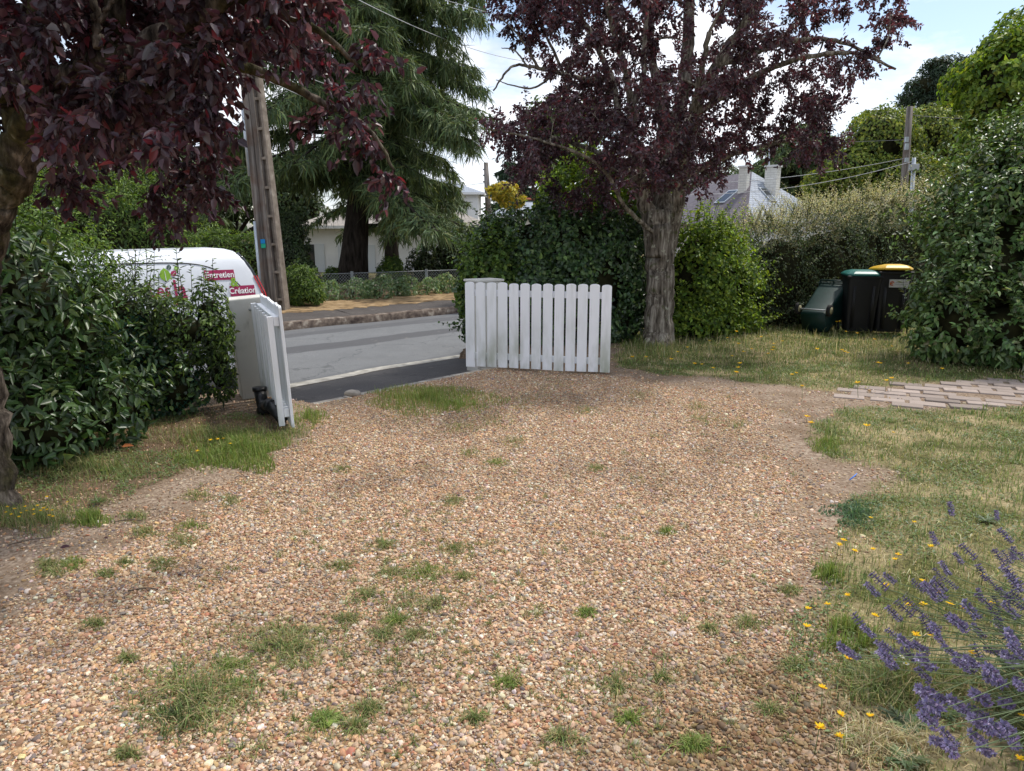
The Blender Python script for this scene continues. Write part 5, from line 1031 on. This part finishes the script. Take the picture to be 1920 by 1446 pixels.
# ---- cedar with hanging sprays
def cedar(label, base, topz, R0, nl_, seed, z1=1.0, pal='conifer', lens=(.22, .5), trunk=.5, lean=(0, 0), dens=1.0, name='cedar_tree', w_=.03, gapc=.9, skip=0):
    r_ = np.random.default_rng(seed); t = thing(name, base, label, 'tree'); g = Geo(); H_ = topz-base[2]; tp = [np.array(base)+np.array([lean[0]*q, lean[1]*q, H_*q]) for q in np.linspace(0, 1, 12)]
    tube(g, tp, np.linspace(trunk, .05, 12)*np.r_[1.35, 1.1, np.ones(10)], 14, rough=.15, seed=seed); mk('trunk', g, M['barkd'], t); gb = Geo(); gl_ = Geo(); PP = []; DD = []; LL = []
    for i in range(nl_):
        q = (i+r_.random())/nl_; z = z1+(topz-.4-z1)*q; a = i*2.4+r_.normal()*.35
        if skip and z < skip and math.cos(a) < .25: continue
        short = .62 if skip and 3.0 < z < 4.9 and math.cos(a) > .3 else 1
        Rr = R0*(1-q)**.55*r_.uniform(.72, 1.12)*short+.4; f = (z-base[2])/H_; o = np.array([base[0]+lean[0]*f, base[1]+lean[1]*f, z]); d = np.array([math.cos(a), math.sin(a), 0.])
        L_ = Rr; ts = np.linspace(0, 1, 10); P = o+d*L_*ts[:, None]+np.array([0, 0, 1.])*(L_*(.22*ts-.38*ts**2+.03*np.sin(ts*7+a)))[:, None]; tube(gb, P, np.linspace(.035+.028*Rr*.5, .012, 10), 6, cap=False)
        sd_ = np.array([-d[1], d[0], 0]); m = int(L_/.15)
        for j in range(m):
            s = (j+r_.random())/m; s = .16+.84*s; bp = np.array([np.interp(s, ts, P[:, k]) for k in range(3)]); sl_ = (.32+.30*R0/4*(1-s*.55))*r_.uniform(.7, 1.5)*min(1, R0/3+.3)
            for sg in (-1, 1):
                bd_ = nrm(sd_*sg*1.0+d*r_.uniform(.3, 1.0)+np.array([0, 0, r_.uniform(-.45, .18)])); k = max(3, int(sl_/.055*dens)); tt = r_.uniform(.03, 1, k); pp = bp+bd_*(sl_*tt)[:, None]-np.array([0, 0, .38])*(sl_*tt**2)[:, None]; tube(gb, [bp, bp+bd_*sl_*.5-[0, 0, .09*sl_], bp+bd_*sl_-[0, 0, .38*sl_]], [.012, .008, .004], 3, cap=False)
                PP.append(pp); DD.append(np.tile(bd_, (k, 1))); LL.append(lens[0]+(lens[1]-lens[0])*r_.random(k)**1.6)
    P = np.concatenate(PP); D = np.concatenate(DD); L_ = np.concatenate(LL); kp = nz(P, gapc, seed, 2) > -.8; P, D, L_ = P[kp], D[kp], L_[kp]; n = len(P)
    for rep, (hang, lf) in enumerate(((.25, .75), (1.1, 1.0), (2.4, 1.1), (.8, .8))):
        dd = nrm(D*.8+.55*r_.normal(size=(n, 3))+np.array([0, 0, -hang])); leaves(gl_, P+.03*r_.normal(size=(n, 3)), dd, nrm(np.array([0, 0, 1.])+.7*r_.normal(size=(n, 3))), L_*lf*r_.uniform(.6, 1.1, n), w_*.8*r_.uniform(.7, 1.4, n), palette(LG[pal], n, r_), 'strip', curl=.35)
    mk('crown', gl_, M['needle'], t); mk('limbs', gb, M['barkd'], t); return t
cb = W(658, 512, 24); cedar('great weeping cedar with a dark trunk in front of the white house', (cb.x, cb.y, -.3), 13.5, 5.0, 104, 201, z1=2.1, skip=3.3, trunk=.43, lean=(1.5, .6), lens=(.24, .62), w_=.036)
cb = W(300, 500, 27); cedar('smaller weeping conifer behind the van and the plum leaves', (cb.x, cb.y, -.3), 6.6, 3.0, 34, 202, z1=1.2, trunk=.3, dens=.8, w_=.05)
cb = W(120, 500, 30); cedar('pale drooping conifer at the far left behind the laurel', (cb.x, cb.y, -.3), 6.2, 3.2, 32, 203, z1=1.2, trunk=.3, dens=.7, w_=.05)
cb = W(735, 500, 30); cedar('slender second conifer hidden behind the great cedar', (cb.x, cb.y, -.3), 9.0, 3.0, 34, 204, z1=1.6, trunk=.3, dens=.6, w_=.05)
cb = W(1490, 500, 44); cedar('grey green cedar with level branches behind the slate roof', (cb.x, cb.y, -.3), W(1490, 215, 44).z, 4.6, 40, 205, z1=3.5, trunk=.35, dens=.55, w_=.09, pal='conifer', lens=(.3, .6))
cb = W(965, 500, 60); cedar('small distant fir beside the slim brown pole', (cb.x, cb.y, -.3), W(955, 290, 60).z, 3.2, 26, 206, z1=2, trunk=.25, dens=.4, w_=.12, pal='pine', lens=(.4, .7))
# ---- round-crowned trees beyond
def round_tree(label, u, y, blobs, n, L, Wd, pal, seed, trunk=.25, name='tree', kind='dia', **k):
    q = W(u, 500, y); B = [(*W(a, b_, y+dy)[:3], rx, rx*.9, rz) for a, b_, dy, rx, rz in blobs]; t = thing(name, (q.x, q.y, -.3), label, 'tree'); g = Geo(); bush_leaves(g, B, n, L, Wd, LG[pal], kind, seed=seed, zmin=.2, **k); mk('crown', g, M['leaf'], t); g = Geo(); core_mesh(g, B, .72, seed); mk('branches_and_core', g, M['core'], t)  # solid core added inside the crown, its inner shade painted dark
    c = np.array([b_[:3] for b_ in B]); g = Geo(); tube(g, [(q.x, q.y, -.4), (q.x, q.y, 1.5), tuple(c[0])], [trunk*1.3, trunk, trunk*.5], 10)
    for cc in c[1:]: tube(g, [(q.x, q.y, 1.2), tuple((np.array([q.x, q.y, 2.0])+cc)/2), tuple(cc)], [trunk*.5, trunk*.35, .04], 8)
    mk('trunk', g, M['barkd'], t); return t
round_tree('yellow-green tree mass behind the weathered pole', 1680, 34, [(1650, 270, 0, 1.6, 1.5), (1730, 270, 1, 1.9, 1.6), (1600, 320, 0, 1.5, 1.3), (1800, 300, 2, 1.8, 1.5), (1690, 340, -1, 1.9, 1.2), (1645, 235, 1, 1.0, .8), (1560, 350, 1, 1.2, .9), (1770, 240, 1, 1.1, .9)], 46000, .15, .10, 'yellowgreen', 301, disp=.25, clump=1.6, droop=.6)
round_tree('bright green broad-leaved tree at the top right edge', 1930, 24, [(1900, 160, 0, 1.5, 1.4), (1860, 190, 0, .9, 1.0), (1960, 110, .5, 1.6, 1.6), (1900, 240, 0, 1.3, .9), (1985, 220, 0, 1.6, 1.6), (1870, 120, .5, .75, .6), (1845, 270, .5, .7, .5)], 36000, .17, .13, 'maple', 302, disp=.4, clump=1.6)
round_tree('dark pine crown on the skyline behind the broad-leaved tree', 1790, 60, [(1790, 150, 0, 2.6, 1.5), (1740, 165, 0, 1.7, 1.1), (1850, 130, 0, 2.0, 1.6), (1705, 185, 0, 1.0, .6), (1780, 200, 0, 3.2, 1.6), (1760, 125, 0, 1.3, .7), (1830, 180, 0, 2.4, 2.0)], 22000, .34, .10, 'pine', 303, disp=.35, clump=.9, name='pine_tree')
round_tree('dark tree mass behind the slate roof under the plum crown', 1540, 50, [(1500, 360, 0, 3.5, 2.2), (1590, 350, 0, 2.6, 2.2), (1430, 370, 0, 3.0, 1.8), (1640, 370, 0, 2.4, 1.7), (1340, 360, 3, 3.2, 2.0), (1250, 370, 3, 3.0, 2.0)], 26000, .22, .14, 'dark', 304, disp=.25, clump=.8)
round_tree('leafy tree standing between the plum and the small slate house', 1030, 20, [(1030, 250, 0, .75, .8), (1060, 310, 0, .8, .7), (1010, 320, 0, .5, .5), (1085, 230, 0, .8, .7), (1050, 370, 0, .55, .4)], 9000, .11, .07, 'green', 305, .09, disp=.3, clump=2, gap=-.5)
round_tree('dark leafy tree far behind the wooden poles', 440, 40, [(450, 330, 0, 2.6, 2.2), (380, 350, 0, 2.4, 2.2), (520, 360, 0, 2.4, 1.8), (560, 400, 0, 1.5, 1.5), (300, 380, 0, 2.6, 1.8)], 26000, .20, .13, 'dark', 306, disp=.25, clump=1)
round_tree('tree mass filling the far left behind the near plum', 60, 38, [(60, 330, 0, 3.0, 1.3), (180, 360, 0, 2.4, 1.5), (-80, 330, 0, 3, 2.4), (230, 330, 0, 2.0, 1.4)], 22000, .20, .13, 'green', 307, disp=.25, clump=1)
# far-off wood closing the horizon
r_ = np.random.default_rng(90); B = []
for x in np.arange(-130, 150, 6.5):
    y = 100+r_.normal()*6; B.append((x, y, 1.5, 5.5, 4, 3.8+r_.random()*2.2-(1.8 if -12 < x < 12 else 0)))
g = Geo(); bush_leaves(g, B, 60000, .7, .5, LG['dark']+LG['green'], 'dia', seed=91, disp=.2, clump=.4, zmin=-1); core_mesh(g, B, .9, 9); tag(mk('tree_line', g, M['leaf']), kind='stuff', label='far-off wood closing the horizon', cat='wood')
# ================================================================ SMALL PLANTS AND BITS
# yellow hawkweed flowers: each a stem and a head
r_ = np.random.default_rng(400)
def make_flower():
    t = thing('yellow_flower', (0, 0, 0), '-', 'flower', 'yellow hawkweed flowers in the grass'); g = Geo(); tube(g, [(0, 0, 0), (.006, .003, .5), (0, 0, .985)], [.009, .008, .008], 5, (.13, .17, .06)); mk('stem', g, M['vcol'], t, True)
    g = Geo(); r2 = np.random.default_rng(1); n = 26; a = r2.uniform(0, 6.28, n); rr = r2.uniform(.6, 1, n); d = np.c_[np.cos(a), np.sin(a), .25+.5*r2.random(n)]
    leaves(g, np.tile([0, 0, 1.0], (n, 1)), d, np.tile([0, 0, 1.], (n, 1)), .14*rr, .05*rr, palette([(.86, .60, .02, 3), (.80, .47, .015, 1)], n, r2, .08), 'dia', 0, .1); mk('head', g, M['petal'], t, True); return t
FP = [(1513, 782), (1521, 793), (1625, 799), (1674, 811), (1633, 972), (1714, 980), (1583, 1014), (1569, 1021), (1639, 1031), (1603, 1034), (1684, 1041), (1681, 1051), (1745, 1025), (1843, 1078), (1888, 1075), (1662, 1094), (1729, 1090), (1555, 1135), (1517, 1140), (1596, 1117), (1641, 1155), (1587, 1234), (1543, 1292), (1572, 1342), (1635, 1345), (1532, 1365), (1577, 1386), (1511, 1175), (1701, 1133), (1735, 1134), (1780, 1132), (1805, 1140), (1862, 1133), (1822, 1226), (1717, 1190), (1746, 1194), (1916, 1343), (1914, 1422), (1764, 1113),
      (1395, 660), (1373, 668), (1440, 664), (1450, 652), (1452, 645), (1448, 657), (1465, 640), (1428, 632), (1384, 645), (1364, 634), (1390, 682), (1410, 655), (1485, 703), (1491, 700), (1506, 725), (1532, 655), (1582, 660), (1589, 662), (1579, 657), (1640, 637), (1653, 682), (1662, 714), (1673, 710), (1646, 681), (1704, 682), (1766, 692), (1672, 650), (1612, 718), (1586, 622), (1576, 603), (1569, 604), (1607, 625), (1270, 660), (1289, 652), (1218, 629), (1255, 631), (1241, 633), (1303, 683), (1336, 691), (1317, 684), (1385, 690), (1379, 699), (1210, 670), (1186, 670), (1258, 674), (1142, 654), (1360, 607), (1380, 622), (1348, 612), (1330, 640),
      (10, 962), (22, 965), (48, 950), (35, 968), (52, 958), (65, 955), (72, 948), (64, 965), (90, 967), (100, 969), (85, 952), (90, 956), (127, 942), (88, 932), (408, 824), (395, 826), (420, 823), (372, 846), (430, 833), (12, 951), (28, 955), (40, 962), (75, 958), (97, 958)]
fl = make_flower(); k = 0
def region(u, v):
    if u < 200: return 'by the foot of the leaning left trunk'
    if u < 450: return 'in the bright weeds before the left hedge'
    if v > 960: return 'in the grass around the lavender'
    if v > 740: return 'at the lawn edge right of the drive'
    if u < 1320: return 'around the thick plum trunk'
    return 'on the back lawn before the bins'
for (u, v) in FP:
    far_f = v < 740; hh = r_.uniform(.05, .13) if v > 740 else r_.uniform(.08, .16)
    if v in (603, 604): hh = .25
    q = G(u, v, hh); s = r_.uniform(.12, .17) if v > 800 else r_.uniform(.20, .30)
    if u < 200: s *= .65
    lab = 'yellow flower '+region(u, v)
    o = dup(fl, (q.x, q.y, -.0), (r_.normal()*.05, r_.normal()*.05, r_.uniform(0, 6)), (s, s, hh), lab) if k else fl
    if not k: fl.location = (q.x, q.y, 0); fl.scale = (s, s, hh); fl['label'] = lab
    k += 1
    for ch in o.children:
        if ch.name.startswith('head'): ch.scale = (1, 1, s*1.0/hh); ch.location = (0, 0, 1-s/hh)
# lavender clump at the lower right
lb = np.array([2.05, 1.95, 0]); t = thing('lavender', tuple(lb), 'sprawling lavender clump with violet flower spikes at the lower right corner', 'lavender')
SPK = [(1785, 968), (1870, 975), (1757, 1022), (1898, 1018), (1665, 1105), (1680, 1093), (1805, 1058), (1830, 1048), (1775, 1110), (1850, 1090), (1885, 1060), (1795, 1105), (1840, 1128), (1870, 1105), (1905, 1050), (1900, 1085), (1755, 1120), (1735, 1110), (1690, 1165), (1712, 1155), (1720, 1145), (1648, 1118), (1768, 1088), (1626, 1185), (1640, 1195), (1690, 1205), (1710, 1215), (1664, 1220), (1672, 1240), (1598, 1228), (1612, 1235), (1760, 1195), (1775, 1215), (1765, 1180), (1740, 1225), (1722, 1240), (1800, 1235), (1815, 1255), (1835, 1160), (1845, 1195), (1860, 1140), (1880, 1165), (1890, 1190), (1895, 1130), (1875, 1225), (1845, 1245), (1870, 1270), (1885, 1285), (1905, 1250), (1785, 1320), (1765, 1330), (1830, 1355), (1860, 1370), (1885, 1385), (1845, 1362), (1790, 1415), (1795, 1400), (1860, 1415), (1745, 1280), (1765, 1310), (1742, 1305), (1895, 1320), (1910, 1160), (1680, 1255), (1685, 1230), (1905, 1210), (1915, 1100), (1915, 1290), (1910, 1400), (1740, 1160), (1808, 1180)]
r_ = np.random.default_rng(412); SPK += [(r_.uniform(1740, 1990), r_.uniform(1040, 1400)) for _ in range(30)]
gs = Geo(); g = Geo(); r_ = np.random.default_rng(410); protos = []
def spike_geo(n, seed):
    r2 = np.random.default_rng(seed); g = Geo(); z = (np.floor(r2.random(n)*7)/7+.04*r2.random(n)); a = r2.uniform(0, 6.28, n); rr = .16*(1-.35*z); p = np.c_[np.cos(a)*rr*.35, np.sin(a)*rr*.35, z]; d = np.c_[np.cos(a), np.sin(a), .7*np.ones(n)+.3*r2.normal(size=n)]
    leaves(g, p, d, np.tile([0, 0, 1.], (n, 1)), .15*r2.uniform(.7, 1.2, n), .085*r2.uniform(.7, 1.2, n), palette([(.22, .19, .34, 4), (.31, .27, .46, 2), (.13, .11, .19, 2), (.42, .39, .52, 1.2)], n, r2, .12), 'dia'); tube(g, [(0, 0, 0), (0, 0, .95)], [.03, .02], 4, (.10, .10, .14)); return g
protos = None
for k, (u, v) in enumerate(SPK):
    z = r_.uniform(.16, .42); p = np.array(tuple(G(u, v, z))); b_ = lb+np.array([r_.normal()*.12, r_.normal()*.12, 0]); hd_ = p-b_
    mid = b_+hd_*.45+np.array([0, 0, .12+.1*r_.random()]); P = spline([b_, mid, p], 14); tube(gs, P, np.linspace(.0022, .0014, 14), 4, (.12, .16, .075), cap=False)
    dr = Vector(P[-1]-P[-3]).normalized(); dr = (dr+Vector((r_.normal()*.2, r_.normal()*.2, .85))).normalized()
    if protos is None:
        protos = [mk('flower_spike', spike_geo(120, 5+q), M['petal'], t, True, False) for q in range(3)]
    o = protos[k] if k < 3 else protos[k % 3].copy()
    if k >= 3: link(o); o.parent = t
    s = r_.uniform(.052, .080); o.location = Vector(p-lb); o.scale = (s*1.25, s*1.25, s); o.rotation_euler = dr.to_track_quat('Z', 'Y').to_euler()
n = 420        # bare stems and narrow leaves
for k in range(n):
    b_ = lb+np.array([r_.normal()*.14, r_.normal()*.14, 0]); a = r_.uniform(1.2, 5.4); L_ = r_.uniform(.2, .6); e = b_+np.array([math.cos(a)*L_*.9, math.sin(a)*L_*.9, r_.uniform(.1, .42)])
    tube(gs, spline([b_, (b_+e)/2+[0, 0, .1], e], 7), [.0017]*6+[.0006], 3, tuple(palette([(.12, .16, .075, 3), (.26, .24, .14, 1), (.09, .13, .06, 2)], 1, r_)[0]), cap=False)
mk('stems', gs, M['vcol'], t)
g = Geo(); n = 7000; a = r_.uniform(0, 6.28, n); rr = .46*np.sqrt(r_.random(n)); p = lb+np.c_[np.cos(a)*rr, np.sin(a)*rr, .02+.28*r_.random(n)*(1-rr/.6)]; d = np.c_[np.cos(a), np.sin(a), r_.uniform(.2, 1.6, n)]
leaves(g, p, d, np.tile([0, 0, 1.], (n, 1)), .05, .005, palette([(.14, .18, .11, 2), (.10, .13, .08, 2), (.19, .22, .15, 1)], n, r_), 'dia'); mk('foliage', g, M['leaf'], t)
# dandelion / sow-thistle rosettes
def rosette(u, v, s, n, label, pal, up=.3):
    s *= .8
    q = G(u, v); g = Geo(); r2 = np.random.default_rng(int(u)); a = np.arange(n)*2.4; d = np.c_[np.cos(a), np.sin(a), up*(.6+.6*r2.random(n))]
    for k in range(n):      # lobed leaf: chain of paired lobes
        L_ = s*r2.uniform(.7, 1.1); dv = nrm(d[k]); sd_ = nrm(np.cross(dv, [0, 0, 1.])); col = palette(pal, 1, r2)
        for j in range(6):
            f = (j+.5)/6; c = np.array([q.x, q.y, .008])+dv*L_*f-np.array([0, 0, .35*L_*f*f*up*1.5]); w_ = s*.22*math.sin(math.pi*min(1, f+.15))**.7+.004
            for sg in (-1, 1): leaves(g, c[None], (sd_*sg+dv*.55)[None], np.array([[0, 0, 1.]]), w_, L_/5.5, col, 'dia', .1, .05)
        leaves(g, np.array([[q.x, q.y, .008]]), dv[None], np.array([[0, 0, 1.]]), L_, s*.12, col*1.1, 'hex', .1*up, .05)
    tag(mk('weed', g, M['leaf']), label, 'weed')
WG = [(.10, .15, .07, 2), (.14, .19, .08, 1)]
rosette(1697, 1362, .125, 9, 'jagged-leaved rosette weed at the lower right below the yellow flowers', WG, .35)
rosette(1606, 1262, .07, 8, 'small broad rosette under the orange-yellow flower', WG); rosette(1770, 1345, .09, 7, 'jagged weed half under the lavender spikes', WG, .6); rosette(1592, 1388, .03, 9, 'tiny bright green sprout among the gravel edge', BR, .8)
rosette(620, 1352, .06, 8, 'flat green rosette in the gravel near the bottom', BR, .3); rosette(1612, 968, .12, 12, 'flat grey-green rosette at the lawn edge', WG, .15); rosette(1850, 980, .10, 9, 'broad weed in the lawn behind the lavender', WG, .5); rosette(185, 945, .09, 8, 'dark dock leaves in the verge beside the left trunk', DK, .9); rosette(195, 640+245, .08, 8, 'bright small weed under the laurel', BR, .6); rosette(1700, 1430, .1, 8, 'rosette at the bottom edge below the lavender', WG, .5); rosette(1500, 1255, .02, 7, 'little green seedling right of the gravel centre', BR, .5)
# daisies
for k, (u, v) in enumerate([(1691, 1232), (1699, 1245)]):
    q = G(u, v, .07); t = thing('daisy', (q.x, q.y, 0), ['upper white daisy among the lavender', 'lower white daisy among the lavender'][k], 'flower'); g = Geo(); tube(g, [(0, 0, 0), (0, 0, .07)], .0012, 4, (.15, .2, .08)); mk('stem', g, M['vcol'], t, True)
    n = 18; a = np.arange(n)/n*6.28; g = Geo(); leaves(g, np.tile([0, 0, .07], (n, 1)), np.c_[np.cos(a), np.sin(a), .15*np.ones(n)], np.tile([0, 0, 1.], (n, 1)), .012, .004, np.tile([.75, .74, .7], (n, 1)), 'dia', 0, .1); mk('petals', g, M['petal'], t, True)
    g = Geo(); tube(g, [(0, 0, .069), (0, 0, .0735)], .004, 8, (.6, .42, .03)); mk('eye', g, M['vcol'], t, True)
# fallen leaves, twigs, stone, pen scrap
def fallen(u, v, L_, col, label, ang, z=.012):
    q = G(u, v, z); g = Geo(); leaves(g, np.array([tuple(q)]), np.array([[math.cos(ang), math.sin(ang), .1]]), np.array([[.2, -.5, 1.]]), L_, L_*.45, np.array([col]), 'hex', .1, .3); tag(mk('fallen_leaf', g, M['leaf']), label, 'leaf')
fallen(228, 838, .085, (.45, .16, .06), 'fallen orange leaf at the foot of the ivy hedge', .2, .05); fallen(180, 832, .05, (.35, .13, .05), 'smaller rusty leaf left of the orange one', 2, .06); fallen(40, 862, .06, (.28, .09, .04), 'brown fallen leaf near the left trunk', .6); fallen(112, 1028, .05, (.07, .03, .045), 'purple plum leaf lying on the bare dirt', .4); fallen(1148, 1210, .03, (.30, .09, .07), 'small reddish leaf on the gravel right of centre', .3)
for k, (u, v, L_, a, lb_) in enumerate([(240, 1108, .14, .1, 'short dark twig lying on the left gravel'), (440, 897, .05, 1.0, 'pale twig bit lying on the dirt'), (215, 978, .16, .05, 'thin twig lying along the verge edge'), (14, 1022, .2, .5, 'twig on the dirt at the left edge'), (915, 1440, .12, -.8, 'pale brown stick at the bottom centre edge')]):
    q = G(u, v, .01); g = Geo(); d = Vector((math.cos(a), math.sin(a), 0)); tube(g, spline([q, q+d*L_*.5+Vector((0, .01, .006)), q+d*L_], 7), [.003]*6+[.0015], 5, (.11, .085, .065) if k != 4 else (.3, .2, .12)); tag(mk('twig', g, M['vcol']), lb_, 'twig')
q = G(1593, 900, .02); g = Geo(); tube(g, [q, q+Vector((.035, .015, .02)), q+Vector((.06, .03, .035))], [.004, .004, .002], 6, (.08, .25, .75)); tag(mk('plastic_scrap', g, M['vcol']), 'small blue plastic scrap at the edge of the lawn', 'litter')
q = G(662, 738); v = IV*[.09, .05, .04]*(1+.15*nz(IV, 2, 5))[:, None]+[q.x, q.y, -.0]; g = Geo(); g.add(v, IF); tag(mk('stone', g, M['stone_kerb']), 'small pale stone at the edge of the kerb', 'stone')

r_ = np.random.default_rng(500); src = None
for k in range(46):        # plum leaves and crumbs blown over the drive
    u, v = r_.uniform(60, 1450), r_.uniform(800, 1430); q = G(u, v, .017); a = r_.uniform(0, 6.28)
    if src is None:
        g = Geo(); leaves(g, np.array([[0, 0, 0.]]), np.array([[1, 0, .05]]), np.array([[0, .3, 1.]]), 1.0, .5, np.array([(.10, .045, .045)]), 'hex', .15, .35); src = mk('fallen_leaf', g, M['leaf']); tag(src, 'small dark curled leaf blown onto the pebbles', 'leaf', 'dark curled leaves blown over the gravel'); o = src
    else: o = src.copy(); link(o)
    s = r_.uniform(.014, .028); o.location = q; o.scale = (s, s, s); o.rotation_euler = (r_.normal()*.25, r_.normal()*.25, a)
